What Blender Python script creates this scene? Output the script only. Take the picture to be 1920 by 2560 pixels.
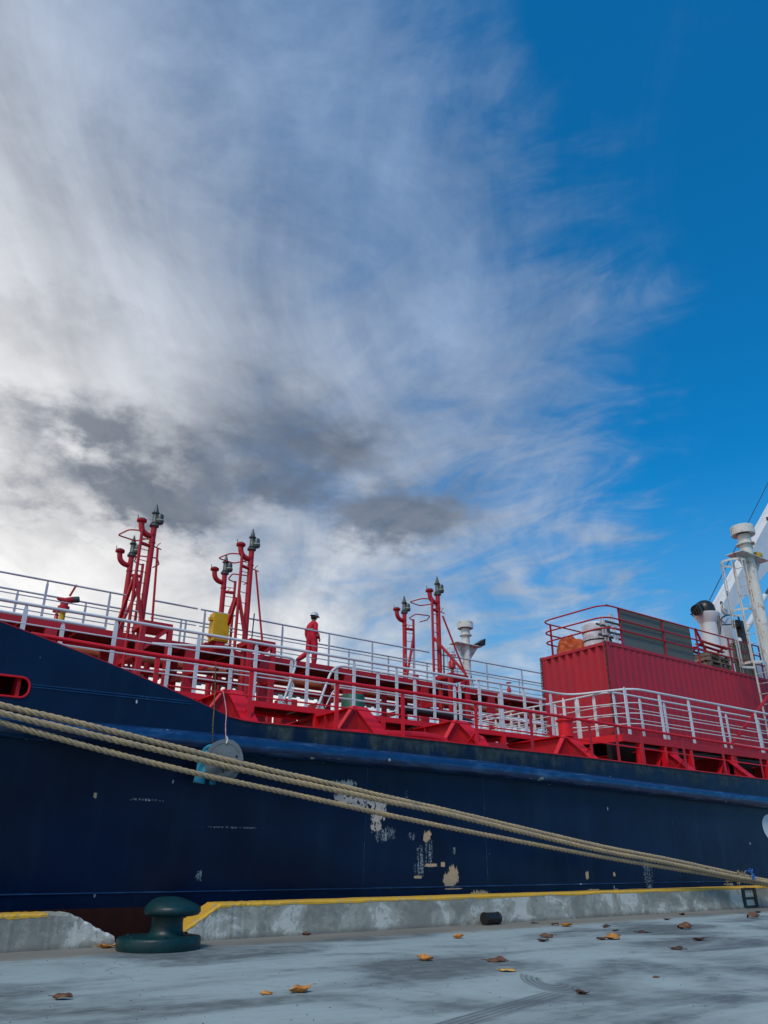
import bpy, math, random
from mathutils import Vector, Matrix
R = math.radians
random.seed(7)
for o in list(bpy.data.objects): bpy.data.objects.remove(o)
scene = bpy.context.scene
COL = scene.collection

# ------------------------------------------------------------------ camera
# X runs along the quay (towards the stern), Y from the quay to the ship, Z up
FPX, PITCH, AZ, CH = 1910.0, math.atan(873/1910.0), R(54), 0.95
fw = Vector((math.cos(AZ)*math.cos(PITCH), math.sin(AZ)*math.cos(PITCH), math.sin(PITCH)))
rt = Vector((math.sin(AZ), -math.cos(AZ), 0)); up = rt.cross(fw); CC = Vector((0, 0, CH))
cam = bpy.data.cameras.new('camera'); camo = bpy.data.objects.new('camera', cam); COL.objects.link(camo)
m = Matrix((rt, up, -fw)).transposed().to_4x4(); m.translation = CC; camo.matrix_world = m
cam.sensor_fit = 'HORIZONTAL'; cam.sensor_width = 36; cam.lens = 36*FPX/1920
cam.clip_start = 0.05; cam.clip_end = 6000
scene.camera = camo
def ray(x, y): return fw + rt*((x-960)/FPX) - up*((y-1280)/FPX)
def onY(x, y, Y): d = ray(x, y); return CC + d*(Y/d.y)
def onZ(x, y, Z=0.0): d = ray(x, y); return CC + d*((Z-CH)/d.z)
def onX(x, y, X): d = ray(x, y); return CC + d*(X/d.x)

# ------------------------------------------------------------------ node helper
class NT:
    def __init__(s, tree): s.t = tree; s.n = tree.nodes; s.l = tree.links
    def node(s, typ, **kw):
        n = s.n.new(typ)
        for k, v in kw.items(): setattr(n, k, v)
        return n
    def put(s, sock, val):
        if val is None: return
        if isinstance(val, bpy.types.NodeSocket): s.l.new(val, sock)
        else: sock.default_value = val
    def math(s, op, a, b=None, c=None, clamp=False):
        n = s.node('ShaderNodeMath', operation=op); n.use_clamp = clamp
        s.put(n.inputs[0], a); s.put(n.inputs[1], b); s.put(n.inputs[2], c); return n.outputs[0]
    def vmath(s, op, a, b=None):
        n = s.node('ShaderNodeVectorMath', operation=op)
        s.put(n.inputs[0], a)
        if b is not None: s.put(n.inputs[1], b)
        return n.outputs['Value'] if op in ('DOT_PRODUCT', 'LENGTH', 'DISTANCE') else n.outputs[0]
    def smooth(s, x, a, b):
        n = s.node('ShaderNodeMapRange', interpolation_type='SMOOTHSTEP')
        s.put(n.inputs[0], x); n.inputs[1].default_value = a; n.inputs[2].default_value = b
        return n.outputs[0]
    def lin(s, x, a, b, c=0.0, d=1.0):
        n = s.node('ShaderNodeMapRange'); s.put(n.inputs[0], x)
        for i, v in enumerate((a, b, c, d)): n.inputs[i+1].default_value = v
        return n.outputs[0]
    def mix(s, f, a, b, mode='MIX'):
        n = s.node('ShaderNodeMixRGB', blend_type=mode)
        s.put(n.inputs[0], f)
        for i, v in ((1, a), (2, b)):
            s.put(n.inputs[i], v if isinstance(v, bpy.types.NodeSocket) else (*v, 1)[:4])
        return n.outputs[0]
    def noise(s, vec, scale, detail=4, rough=0.5, dist=0.0):
        n = s.node('ShaderNodeTexNoise'); s.put(n.inputs['Vector'], vec)
        n.inputs['Scale'].default_value = scale; n.inputs['Detail'].default_value = detail
        n.inputs['Roughness'].default_value = rough; n.inputs['Distortion'].default_value = dist
        return n.outputs['Fac']
    def mapping(s, vec, loc=(0, 0, 0), rot=(0, 0, 0), scale=(1, 1, 1)):
        n = s.node('ShaderNodeMapping'); s.put(n.inputs[0], vec)
        n.inputs[1].default_value = loc; n.inputs[2].default_value = rot; n.inputs[3].default_value = scale
        return n.outputs[0]
    def comb(s, x, y, z=0.0):
        n = s.node('ShaderNodeCombineXYZ'); s.put(n.inputs[0], x); s.put(n.inputs[1], y); s.put(n.inputs[2], z)
        return n.outputs[0]

# ------------------------------------------------------------------ sky and sun
SUN_EL, SUN_AZ = 52.0, Vector((-0.80, -0.60, 0)).normalized()      # behind cloud, off the bow, quay side
world = bpy.data.worlds.new('World'); scene.world = world; world.use_nodes = True
wt = NT(world.node_tree); wt.n.clear()
sky = wt.node('ShaderNodeTexSky', sky_type='NISHITA'); sky.sun_disc = False
sky.sun_elevation = R(SUN_EL); sky.sun_rotation = math.atan2(SUN_AZ.x, SUN_AZ.y)
sky.air_density = 1.0; sky.dust_density = 0.6; sky.ozone_density = 2.2
dvec = wt.node('ShaderNodeTexCoord').outputs['Generated']
sep = wt.node('ShaderNodeSeparateXYZ'); wt.l.new(dvec, sep.inputs[0])
dz = wt.math('MAXIMUM', sep.outputs[2], 0.0)
den = wt.math('ADD', dz, 0.26)
pl = wt.comb(wt.math('DIVIDE', sep.outputs[0], den), wt.math('DIVIDE', sep.outputs[1], den), 0.0)   # flat cloud deck
side = wt.vmath('DOT_PRODUCT', dvec, tuple(rt))
t = wt.math('ADD', side, wt.math('MULTIPLY', wt.math('MAXIMUM', wt.math('SUBTRACT', dz, 0.60), 0.0), 1.15))
# streaks of high cloud, drawn out along one wind direction
def streak(axis_az, sx, sy, scale, det, rough, dist, off):
    a = wt.vmath('DOT_PRODUCT', pl, (math.cos(axis_az)*sx, math.sin(axis_az)*sx, 0))
    b = wt.vmath('DOT_PRODUCT', pl, (-math.sin(axis_az)*sy, math.cos(axis_az)*sy, 0))
    return wt.noise(wt.vmath('ADD', wt.comb(a, b, 0.0), off), scale, det, rough, dist)
WAZ = R(50)
n_big = streak(WAZ, 0.55, 1.0, 1.15, 5, 0.55, 0.6, (3.1, 1.7, 0.3))
n_fine = streak(WAZ-R(4), 0.50, 1.0, 3.2, 9, 0.60, 0.9, (0.4, 2.2, 1.3))
n_ripple = streak(WAZ+R(66), 0.50, 1.0, 9.0, 5, 0.60, 0.9, (1.4, 0.2, 4.3))
n_puff = wt.noise(wt.vmath('ADD', pl, (2.0, 7.0, 1.0)), 2.6, 9, 0.62, 0.5)
edge = wt.math('ADD', t, wt.math('MULTIPLY', wt.math('SUBTRACT', n_big, 0.5), -0.42))
edge = wt.math('ADD', edge, wt.math('MULTIPLY', wt.math('SUBTRACT', n_ripple, 0.5), -0.30))
edge = wt.math('ADD', edge, wt.math('MULTIPLY', wt.math('SUBTRACT', n_puff, 0.5), -0.16))
cov = wt.math('ADD', wt.math('MULTIPLY', wt.smooth(edge, 0.50, 0.26), 0.40), wt.math('MULTIPLY', wt.lin(edge, 0.40, -0.36), 0.64))
dens = wt.math('ADD', cov, wt.math('MULTIPLY', wt.math('SUBTRACT', n_fine, 0.5), 0.60))
dens = wt.math('ADD', dens, wt.math('MULTIPLY', wt.math('SUBTRACT', n_puff, 0.5), 0.62))
rip = wt.math('MULTIPLY', wt.math('SUBTRACT', n_ripple, 0.5), wt.smooth(wt.math('ABSOLUTE', wt.math('SUBTRACT', edge, 0.22)), 0.30, 0.0))
dens = wt.math('ADD', dens, wt.math('MULTIPLY', wt.math('MULTIPLY', rip, wt.smooth(dz, 0.75, 0.45)), 1.0))
fac = wt.math('MULTIPLY', wt.smooth(dens, 0.04, 0.98), 0.97)
# the low grey cloud: patches that drift over the brighter layer
warp = wt.node('ShaderNodeTexNoise'); wt.l.new(pl, warp.inputs['Vector'])
warp.inputs['Scale'].default_value = 3.4; warp.inputs['Detail'].default_value = 8; warp.inputs['Roughness'].default_value = 0.62
wv = wt.vmath('SCALE', wt.vmath('SUBTRACT', warp.outputs['Color'], (0.5, 0.5, 0.5)))
wv.node.inputs['Scale'].default_value = 0.40
dw = wt.vmath('ADD', dvec, wv)
def blob(px, py, wpx, hpx, amp):
    c = ray(px, py).normalized()
    a = wt.math('MULTIPLY', wt.vmath('DOT_PRODUCT', wt.vmath('SUBTRACT', dw, tuple(c)), tuple(rt)), 1910.0/wpx*1.05)
    b = wt.math('MULTIPLY', wt.vmath('DOT_PRODUCT', wt.vmath('SUBTRACT', dw, tuple(c)), (0, 0, 1)), 1910.0/hpx*1.05)
    r2 = wt.math('ADD', wt.math('MULTIPLY', a, a), wt.math('MULTIPLY', b, b))
    return wt.math('MULTIPLY', wt.math('POWER', 2.718, wt.math('MULTIPLY', r2, -1.0)), amp)
grey = None
for bl in ((280, 1200, 290, 115, 1.5), (720, 1150, 280, 160, 1.55), (740, 920, 230, 130, 1.0), (980, 1340, 250, 120, 1.3),
           (130, 850, 300, 60, 0.55), (430, 1010, 160, 60, 0.45), (150, 1380, 190, 50, 0.30)):
    v = blob(*bl); grey = v if grey is None else wt.math('ADD', grey, v)
n_low = wt.noise(wt.mapping(pl, loc=(5, 1, 2)), 2.3, 8, 0.56, 0.3)
greyf = wt.smooth(wt.math('MULTIPLY', grey, wt.lin(wt.math('ADD', n_low, wt.math('MULTIPLY', wt.math('SUBTRACT', n_puff, 0.5), 0.6)), 0.28, 0.66, 0.14, 1.35)), 0.04, 1.5)
# brightness of the upper layer: whitest low in the west where the sun sits behind it
glow = wt.smooth(wt.math('ADD', side, wt.math('MULTIPLY', dz, 1.25)), 0.98, 0.0)
tex = wt.lin(wt.math('ADD', n_fine, wt.math('MULTIPLY', n_puff, 0.9)), 0.70, 1.20, 0.66, 1.22)
lit = wt.mix(glow, (0.235, 0.335, 0.505), (0.82, 0.81, 0.80))
lit = wt.mix(1.0, lit, wt.comb(tex, tex, tex), 'MULTIPLY')
lit = wt.mix(wt.math('MULTIPLY', greyf, 1.0), lit, wt.mix(wt.smooth(n_puff, 0.35, 0.65), (0.115, 0.143, 0.190), (0.26, 0.28, 0.32)))
lit = wt.mix(1.0, lit, (10, 10, 10), 'MULTIPLY')
blue = wt.mix(1.0, sky.outputs[0], (0.05, 1.06, 1.60), 'MULTIPLY')
blue = wt.mix(wt.math('MULTIPLY', wt.smooth(dz, 0.46, 0.06), 0.75), blue, (1.9, 3.7, 5.4))
fac2 = wt.math('MAXIMUM', fac, wt.math('MULTIPLY', greyf, 0.9))
col = wt.mix(fac2, blue, lit)
bg = wt.node('ShaderNodeBackground'); wt.l.new(col, bg.inputs[0]); bg.inputs[1].default_value = 0.1
wo = wt.node('ShaderNodeOutputWorld'); wt.l.new(bg.outputs[0], wo.inputs[0])

sl = bpy.data.lights.new('sun', 'SUN'); sl.energy = 2.0; sl.angle = R(14); sl.color = (1.0, 0.95, 0.88)
so = bpy.data.objects.new('sun', sl); COL.objects.link(so); so.location = (-10, -8, 30)
sdir = Vector((SUN_AZ.x*math.cos(R(SUN_EL)), SUN_AZ.y*math.cos(R(SUN_EL)), math.sin(R(SUN_EL))))
so.rotation_euler = (-sdir).to_track_quat('-Z', 'Y').to_euler()
scene.view_settings.view_transform = 'Standard'; scene.view_settings.look = 'None'
scene.view_settings.gamma = 1; scene.view_settings.exposure = 0.0
scene.render.engine = 'CYCLES'

# ------------------------------------------------------------------ materials
MATS = {}
def mat(name): return MATS[name]
def new_mat(name):
    mm = bpy.data.materials.new(name); mm.use_nodes = True
    nt = NT(mm.node_tree); b = nt.n['Principled BSDF']; MATS[name] = mm
    return mm, nt, b
def bump(nt, b, h, strength=0.2, dist=0.01):
    n = nt.node('ShaderNodeBump'); n.inputs['Strength'].default_value = strength; n.inputs['Distance'].default_value = dist
    nt.l.new(h, n.inputs['Height']); nt.l.new(n.outputs[0], b.inputs['Normal'])
def paint(name, col, col2=None, rough=0.45, rust=0.0, rustcol=(0.16, 0.055, 0.018), scale=1.0, streaks=0.0, metal=0.0, bmp=0.12):
    mm, nt, b = new_mat(name)
    geo = nt.node('ShaderNodeNewGeometry').outputs['Position']
    c2 = col2 or tuple(c*0.72 for c in col)
    n1 = nt.noise(geo, 1.6*scale, 6, 0.6); n2 = nt.noise(geo, 23*scale, 4, 0.6)
    f = nt.smooth(nt.math('ADD', n1, nt.math('MULTIPLY', nt.math('SUBTRACT', n2, 0.5), 0.5)), 0.35, 0.68)
    c = nt.mix(f, col, c2)
    if streaks:
        ns = nt.noise(nt.mapping(geo, scale=(9*scale, 9*scale, 0.5*scale)), 1.0, 5, 0.6)
        c = nt.mix(nt.math('MULTIPLY', nt.smooth(ns, 0.50, 0.72), streaks), c, tuple(min(1, x*0.45+0.03) for x in col))
    if rust:
        nr = nt.math('ADD', nt.noise(geo, 4.3*scale, 8, 0.66), nt.math('MULTIPLY', nt.noise(nt.mapping(geo, scale=(6, 6, 0.8)), 1.0, 4, 0.6), 0.35))
        c = nt.mix(nt.smooth(nr, 0.90-rust*0.25, 0.97-rust*0.2), c, rustcol)
    nt.put(b.inputs['Base Color'], c)
    nt.put(b.inputs['Roughness'], nt.lin(n2, 0.3, 0.7, rough-0.08, rough+0.12))
    b.inputs['Metallic'].default_value = metal; b.inputs['Specular IOR Level'].default_value = 0.35
    bump(nt, b, nt.math('ADD', n2, nt.math('MULTIPLY', n1, 2.0)), bmp, 0.006)
    return mm
paint('red', (0.68, 0.007, 0.018), (0.58, 0.008, 0.020), 0.42, rust=0.20, streaks=0.12)
paint('red_dull', (0.46, 0.012, 0.026), (0.36, 0.014, 0.024), 0.5, rust=0.30, streaks=0.25)
paint('mast_red', (0.42, 0.010, 0.018), (0.36, 0.011, 0.020), 0.4, rust=0.12)
paint('container_red', (0.43, 0.017, 0.034), (0.36, 0.020, 0.040), 0.55, rust=0.14, streaks=0.35)
paint('white', (0.62, 0.65, 0.68), (0.55, 0.58, 0.62), 0.4, rust=0.20)
paint('white_rusty', (0.60, 0.62, 0.61), (0.50, 0.51, 0.48), 0.45, rust=0.70, rustcol=(0.30, 0.13, 0.03))
paint('grey_rail', (0.46, 0.49, 0.56), (0.38, 0.41, 0.48), 0.4, rust=0.1)
paint('steel', (0.095, 0.11, 0.105), (0.055, 0.065, 0.062), 0.45, scale=4, metal=0.3)
paint('bollard_green', (0.004, 0.038, 0.042), (0.003, 0.024, 0.028), 0.38, rust=0.18, rustcol=(0.12, 0.14, 0.13), scale=2.5, bmp=0.3)
paint('black', (0.012, 0.013, 0.014), (0.02, 0.02, 0.022), 0.35)
paint('iron', (0.016, 0.022, 0.020), (0.03, 0.035, 0.03), 0.6, rust=0.2)
paint('chain', (0.035, 0.025, 0.028), (0.08, 0.03, 0.03), 0.5, scale=6)
paint('yellow', (0.62, 0.38, 0.008), (0.52, 0.31, 0.01), 0.45, scale=2)
paint('yellow_net', (0.50, 0.34, 0.02), (0.16, 0.10, 0.02), 0.8, scale=8)
paint('grating', (0.16, 0.13, 0.10), (0.10, 0.085, 0.07), 0.7, scale=3)
paint('pipe_brown', (0.30, 0.07, 0.015), (0.17, 0.035, 0.012), 0.55, rust=0.4)
paint('deck_green', (0.02, 0.10, 0.06), None, 0.5)
paint('disc_grey', (0.125, 0.155, 0.175), (0.10, 0.125, 0.145), 0.6, scale=3)
paint('blue_cloth', (0.03, 0.27, 0.42), (0.02, 0.20, 0.33), 0.75, scale=5)
paint('blue_string', (0.02, 0.14, 0.50), None, 0.6)
paint('orange_tarp', (0.50, 0.085, 0.010), (0.36, 0.055, 0.008), 0.55, scale=5, bmp=0.6)
paint('wrap_white', (0.66, 0.68, 0.73), (0.50, 0.52, 0.60), 0.5, scale=6, bmp=0.4)
paint('wood', (0.22, 0.19, 0.15), (0.12, 0.105, 0.09), 0.8, scale=5)
paint('pink_line', (0.52, 0.22, 0.26), (0.62, 0.45, 0.46), 0.7, scale=10)
paint('olive_line', (0.20, 0.15, 0.03), (0.03, 0.03, 0.02), 0.7, scale=30)
paint('pale_line', (0.62, 0.60, 0.54), None, 0.7, scale=10)
paint('coverall', (0.52, 0.006, 0.030), (0.42, 0.006, 0.026), 0.75, scale=6)
paint('reflective', (0.36, 0.20, 0.17), None, 0.5)
paint('skin', (0.20, 0.09, 0.055), None, 0.5, scale=8)
paint('hair', (0.008, 0.006, 0.006), None, 0.5, scale=8)
paint('boot', (0.015, 0.012, 0.011), None, 0.5)
paint('helmet', (0.52, 0.56, 0.60), (0.45, 0.48, 0.52), 0.3, scale=6)
paint('quay_side', (0.16, 0.16, 0.15), (0.09, 0.09, 0.08), 0.9)
paint('hull_mark', (0.58, 0.63, 0.66), (0.50, 0.55, 0.58), 0.5)

# wire mesh panel: too fine to build wire by wire
mm, nt, b = new_mat('mesh_panel')
geo = nt.node('ShaderNodeNewGeometry').outputs['Position']
br = nt.node('ShaderNodeTexBrick'); sp = nt.node('ShaderNodeSeparateXYZ'); nt.l.new(geo, sp.inputs[0]); nt.l.new(nt.comb(sp.outputs[0], sp.outputs[2], 0.0), br.inputs['Vector'])
br.offset = 0; br.inputs['Scale'].default_value = 1; br.inputs['Brick Width'].default_value = 0.055; br.inputs['Row Height'].default_value = 0.055
br.inputs['Mortar Size'].default_value = 0.016
br.inputs['Color1'].default_value = (0.028, 0.038, 0.036, 1); br.inputs['Color2'].default_value = (0.022, 0.03, 0.03, 1); br.inputs['Mortar'].default_value = (0.12, 0.125, 0.11, 1)
nt.l.new(br.outputs[0], b.inputs['Base Color']); b.inputs['Roughness'].default_value = 0.6

# rope
mm, nt, b = new_mat('rope')
geo = nt.node('ShaderNodeNewGeometry').outputs['Position']
nn = nt.noise(nt.mapping(geo, scale=(1.2, 1, 1)), 3, 5, 0.6); n2 = nt.noise(geo, 120, 3, 0.6)
c = nt.mix(nt.smooth(nn, 0.35, 0.65), (0.50, 0.36, 0.20), (0.37, 0.29, 0.19))
c = nt.mix(nt.math('MULTIPLY', nt.smooth(n2, 0.42, 0.65), 0.55), c, (0.17, 0.125, 0.075))
nt.put(b.inputs['Base Color'], c); b.inputs['Roughness'].default_value = 0.9; bump(nt, b, n2, 0.7, 0.006)

# concrete of the quay
mm, nt, b = new_mat('quay_concrete')
geo = nt.node('ShaderNodeNewGeometry').outputs['Position']
sp = nt.node('ShaderNodeSeparateXYZ'); nt.l.new(geo, sp.inputs[0])
n1 = nt.noise(nt.mapping(geo, rot=(0, 0, R(25)), scale=(0.55, 1.0, 1)), 0.75, 6, 0.55, 0.6)
n2 = nt.noise(geo, 5.5, 8, 0.62); n3 = nt.noise(geo, 60, 4, 0.7)
brush = nt.noise(nt.mapping(geo, rot=(0, 0, R(36)), scale=(1.2, 40, 1)), 1.0, 4, 0.6)
c = nt.mix(nt.smooth(nt.math('ADD', n1, nt.math('MULTIPLY', nt.math('SUBTRACT', n2, 0.5), 0.25)), 0.34, 0.60), (0.092, 0.115, 0.114), (0.305, 0.375, 0.370))
c = nt.mix(nt.math('MULTIPLY', nt.smooth(n2, 0.42, 0.70), 0.45), c, (0.21, 0.235, 0.245))
c = nt.mix(nt.math('MULTIPLY', nt.smooth(brush, 0.45, 0.65), 0.16), c, (0.43, 0.48, 0.50))
c = nt.mix(nt.math('MULTIPLY', nt.smooth(n3, 0.60, 0.74), 0.5), c, (0.10, 0.11, 0.11))
sandn = nt.math('ADD', sp.outputs[1], nt.math('MULTIPLY', nt.math('SUBTRACT', n2, 0.5), 0.9))
sandn = nt.math('ADD', sandn, nt.math('MULTIPLY', nt.math('SUBTRACT', n1, 0.5), 0.9))
sand = nt.smooth(sandn, 9.55, 10.0)
c = nt.mix(nt.math('MULTIPLY', sand, 0.85), c, nt.mix(nt.smooth(n3, 0.3, 0.7), (0.150, 0.130, 0.100), (0.235, 0.208, 0.165)))
# tyre scrub marks: a ring of ribs with a straight run leading up to it
pa, pb = onZ(1392, 2484), onZ(1141, 2560); cc = onZ(1372, 2452)
fh = Vector((fw.x, fw.y, 0)).normalized()
ta = nt.math('ADD', nt.math('MULTIPLY', nt.math('SUBTRACT', sp.outputs[0], cc.x), rt.x), nt.math('MULTIPLY', nt.math('SUBTRACT', sp.outputs[1], cc.y), rt.y))
tb = nt.math('MULTIPLY', nt.math('ADD', nt.math('MULTIPLY', nt.math('SUBTRACT', sp.outputs[0], cc.x), fh.x), nt.math('MULTIPLY', nt.math('SUBTRACT', sp.outputs[1], cc.y), fh.y)), 0.33)
rr = nt.math('SQRT', nt.math('ADD', nt.math('MULTIPLY', ta, ta), nt.math('MULTIPLY', tb, tb)))
band = nt.math('MULTIPLY', nt.smooth(rr, 0.05, 0.07), nt.smooth(rr, 0.24, 0.21))
rib = nt.lin(nt.math('SINE', nt.math('MULTIPLY', rr, 2*math.pi/0.042)), -0.6, 0.6, 0.45, 1)
ty = nt.math('MULTIPLY', nt.math('MULTIPLY', band, rib), nt.smooth(nt.math('ADD', nt.math('MULTIPLY', ta, 0.75), nt.math('MULTIPLY', tb, 0.9)), 0.06, -0.02))
ln = (pb-pa).normalized(); nx = Vector((-ln.y, ln.x, 0))
da = nt.math('ADD', nt.math('MULTIPLY', nt.math('SUBTRACT', sp.outputs[0], pa.x), nx.x), nt.math('MULTIPLY', nt.math('SUBTRACT', sp.outputs[1], pa.y), nx.y))
dl = nt.math('ADD', nt.math('MULTIPLY', nt.math('SUBTRACT', sp.outputs[0], pa.x), ln.x), nt.math('MULTIPLY', nt.math('SUBTRACT', sp.outputs[1], pa.y), ln.y))
strip = nt.math('MULTIPLY', nt.smooth(nt.math('ABSOLUTE', da), 0.13, 0.11), nt.math('MULTIPLY', nt.smooth(dl, -0.1, 0.05), nt.smooth(dl, 3.0, 1.6)))
strip = nt.math('MULTIPLY', strip, nt.lin(nt.math('SINE', nt.math('MULTIPLY', da, 110)), -0.6, 0.6, 0.45, 0.95))
ty = nt.math('MULTIPLY', nt.math('MAXIMUM', ty, strip), nt.lin(n2, 0.3, 0.6, 0.55, 0.95))
c = nt.mix(ty, c, (0.085, 0.10, 0.105))
ck = nt.node('ShaderNodeTexVoronoi', feature='DISTANCE_TO_EDGE'); ck.inputs['Scale'].default_value = 0.22
wpn = nt.node('ShaderNodeTexNoise'); nt.l.new(geo, wpn.inputs['Vector']); wpn.inputs['Scale'].default_value = 1.3; wpn.inputs['Detail'].default_value = 6
nt.l.new(nt.vmath('ADD', geo, nt.vmath('SCALE', wpn.outputs['Color'])), ck.inputs['Vector'])
crack = nt.math('MULTIPLY', nt.smooth(ck.outputs['Distance'], 0.0022, 0.0006), nt.smooth(n1, 0.48, 0.60))
c = nt.mix(nt.math('MULTIPLY', crack, 0.6), c, (0.07, 0.075, 0.075))
nt.put(b.inputs['Base Color'], c)
nt.put(b.inputs['Roughness'], nt.lin(n1, 0.36, 0.56, 0.62, 0.85))
bump(nt, b, nt.math('ADD', n3, nt.math('MULTIPLY', n2, 1.4)), 0.35, 0.01)

# kerb concrete, yellow paint worn along the top
mm, nt, b = new_mat('kerb_concrete')
geo = nt.node('ShaderNodeNewGeometry').outputs['Position']; nrm = nt.node('ShaderNodeNewGeometry').outputs['Normal']
sp = nt.node('ShaderNodeSeparateXYZ'); nt.l.new(geo, sp.inputs[0]); sn = nt.node('ShaderNodeSeparateXYZ'); nt.l.new(nrm, sn.inputs[0])
n1 = nt.noise(geo, 1.5, 8, 0.62, 0.5); n2 = nt.noise(geo, 6, 8, 0.65); n3 = nt.noise(geo, 70, 4, 0.7)
c = nt.mix(nt.smooth(n1, 0.40, 0.60), (0.25, 0.255, 0.22), (0.40, 0.405, 0.36))
c = nt.mix(nt.smooth(nt.math('ADD', n1, nt.math('MULTIPLY', n2, 0.3)), 0.70, 0.708), c, (0.53, 0.535, 0.49))     # flaked render
c = nt.mix(nt.math('MULTIPLY', nt.smooth(nt.math('SUBTRACT', n2, nt.math('MULTIPLY', n1, 0.5)), 0.285, 0.292), 0.5), c, (0.19, 0.19, 0.18))
c = nt.mix(nt.math('MULTIPLY', nt.smooth(n3, 0.62, 0.72), 0.45), c, (0.11, 0.11, 0.10))
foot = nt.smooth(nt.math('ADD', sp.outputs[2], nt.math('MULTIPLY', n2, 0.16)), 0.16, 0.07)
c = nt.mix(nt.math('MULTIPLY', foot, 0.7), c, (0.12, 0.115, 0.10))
nt.put(b.inputs['Base Color'], c); b.inputs['Roughness'].default_value = 0.88
bump(nt, b, nt.math('ADD', n3, nt.math('MULTIPLY', n2, 2)), 0.5, 0.012)
mm, nt, b = new_mat('kerb_paint')
geo = nt.node('ShaderNodeNewGeometry').outputs['Position']
n2 = nt.noise(geo, 9, 8, 0.65); n3 = nt.noise(geo, 40, 4, 0.7)
c = nt.mix(nt.smooth(n2, 0.35, 0.65), (0.66, 0.37, 0.025), (0.54, 0.31, 0.03))
c = nt.mix(nt.smooth(nt.math('ADD', n2, nt.math('MULTIPLY', n3, 0.4)), 0.80, 0.84), c, (0.33, 0.32, 0.27))
nt.put(b.inputs['Base Color'], c); b.inputs['Roughness'].default_value = 0.7; bump(nt, b, n3, 0.3, 0.006)

# hull paint: navy topsides, bare primer where the paint has scraped off, grime under the deck edge
mm, nt, b = new_mat('hull_paint')
geo = nt.node('ShaderNodeNewGeometry').outputs['Position']
sp = nt.node('ShaderNodeSeparateXYZ'); nt.l.new(geo, sp.inputs[0]); X_, Z_ = sp.outputs[0], sp.outputs[2]
n1 = nt.noise(geo, 0.7, 6, 0.55); n2 = nt.noise(geo, 7, 8, 0.65, 0.3); n3 = nt.noise(geo, 45, 4, 0.65)
ns = nt.noise(nt.mapping(geo, scale=(3.2, 3.2, 0.22)), 1.0, 6, 0.6)
c = nt.mix(nt.smooth(n1, 0.35, 0.68), (0.0022, 0.0140, 0.050), (0.0015, 0.0090, 0.032))
c = nt.mix(nt.math('MULTIPLY', nt.smooth(ns, 0.48, 0.70), 0.35), c, (0.006, 0.026, 0.060))
# streaked grime beneath the sheer
gr_h = nt.math('SUBTRACT', 3.06, nt.math('MULTIPLY', nt.lin(nt.noise(nt.mapping(geo, scale=(2.2, 2.2, 0.35)), 1.0, 7, 0.62, 0.4), 0.35, 0.66), 0.55))
grime = nt.math('MULTIPLY', nt.math('MULTIPLY', nt.smooth(nt.math('SUBTRACT', Z_, gr_h), -0.16, 0.22), nt.smooth(X_, 5.3, 6.0)), nt.math('MULTIPLY', nt.lin(X_, 8, 16, 0.85, 0.5), nt.smooth(Z_, 2.62, 2.72)))
c = nt.mix(grime, c, nt.mix(nt.smooth(n2, 0.35, 0.65), (0.060, 0.080, 0.074), (0.024, 0.034, 0.030)))
# bare primer patches: (pixel centre, half sizes in px, raggedness, colour slot)
n5 = nt.noise(nt.mapping(geo, loc=(9, 0, 2)), 21, 6, 0.7, 0.3); n6 = nt.noise(nt.mapping(geo, scale=(26, 26, 2.2)), 1.0, 5, 0.65, 0.2)
def hp(px, py): return onY(px, py, 11.5)
def patch(px, py, wx, hy, rag, lvl=1.0, warp=0.5):
    p = hp(px, py); q = hp(px+wx, py+hy)
    ax = abs(hp(px+wx, py).x-p.x); az = abs(hp(px, py+hy).z-p.z)
    wa = nt.math('ADD', nt.math('MULTIPLY', nt.math('SUBTRACT', n2, 0.5), warp*3.2), nt.math('MULTIPLY', nt.math('SUBTRACT', n5, 0.5), warp*2.4))
    wb = nt.math('ADD', nt.math('MULTIPLY', nt.math('SUBTRACT', n6, 0.5), warp*4.5), nt.math('MULTIPLY', nt.math('SUBTRACT', n5, 0.5), warp*1.5))
    dx = nt.math('ADD', nt.math('MULTIPLY', nt.math('SUBTRACT', X_, p.x), 1/ax), wa)
    dz_ = nt.math('ADD', nt.math('MULTIPLY', nt.math('SUBTRACT', Z_, p.z), 1/az), wb)
    d = nt.math('POWER', nt.math('ADD', nt.math('POWER', nt.math('ABSOLUTE', dx), 4.0), nt.math('POWER', nt.math('ABSOLUTE', dz_), 4.0)), 0.25)
    base = nt.smooth(nt.math('SUBTRACT', d, nt.math('MULTIPLY', nt.math('SUBTRACT', n3, 0.5), rag)), 1.04, 0.96)
    return nt.math('MULTIPLY', base, lvl)
n4 = nt.noise(nt.mapping(geo, loc=(3, 0, 7), scale=(1, 1, 0.8)), 14, 5, 0.62, 0.5)
hole = nt.smooth(n4, 0.575, 0.555)
P1 = None
def addp(a, b_): return b_ if a is None else nt.math('MAXIMUM', a, b_)
for a in ((862, 1965, 24, 13, 0.8), (866, 1992, 22, 17, 0.9), (903, 2002, 24, 18, 1.0), (935, 2012, 14, 15, 0.8), (955, 2020, 14, 26, 0.8),
          (945, 2056, 13, 22, 0.8)): P1 = addp(P1, patch(*a))
P1 = nt.math('MULTIPLY', P1, hole)
P2 = None
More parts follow.
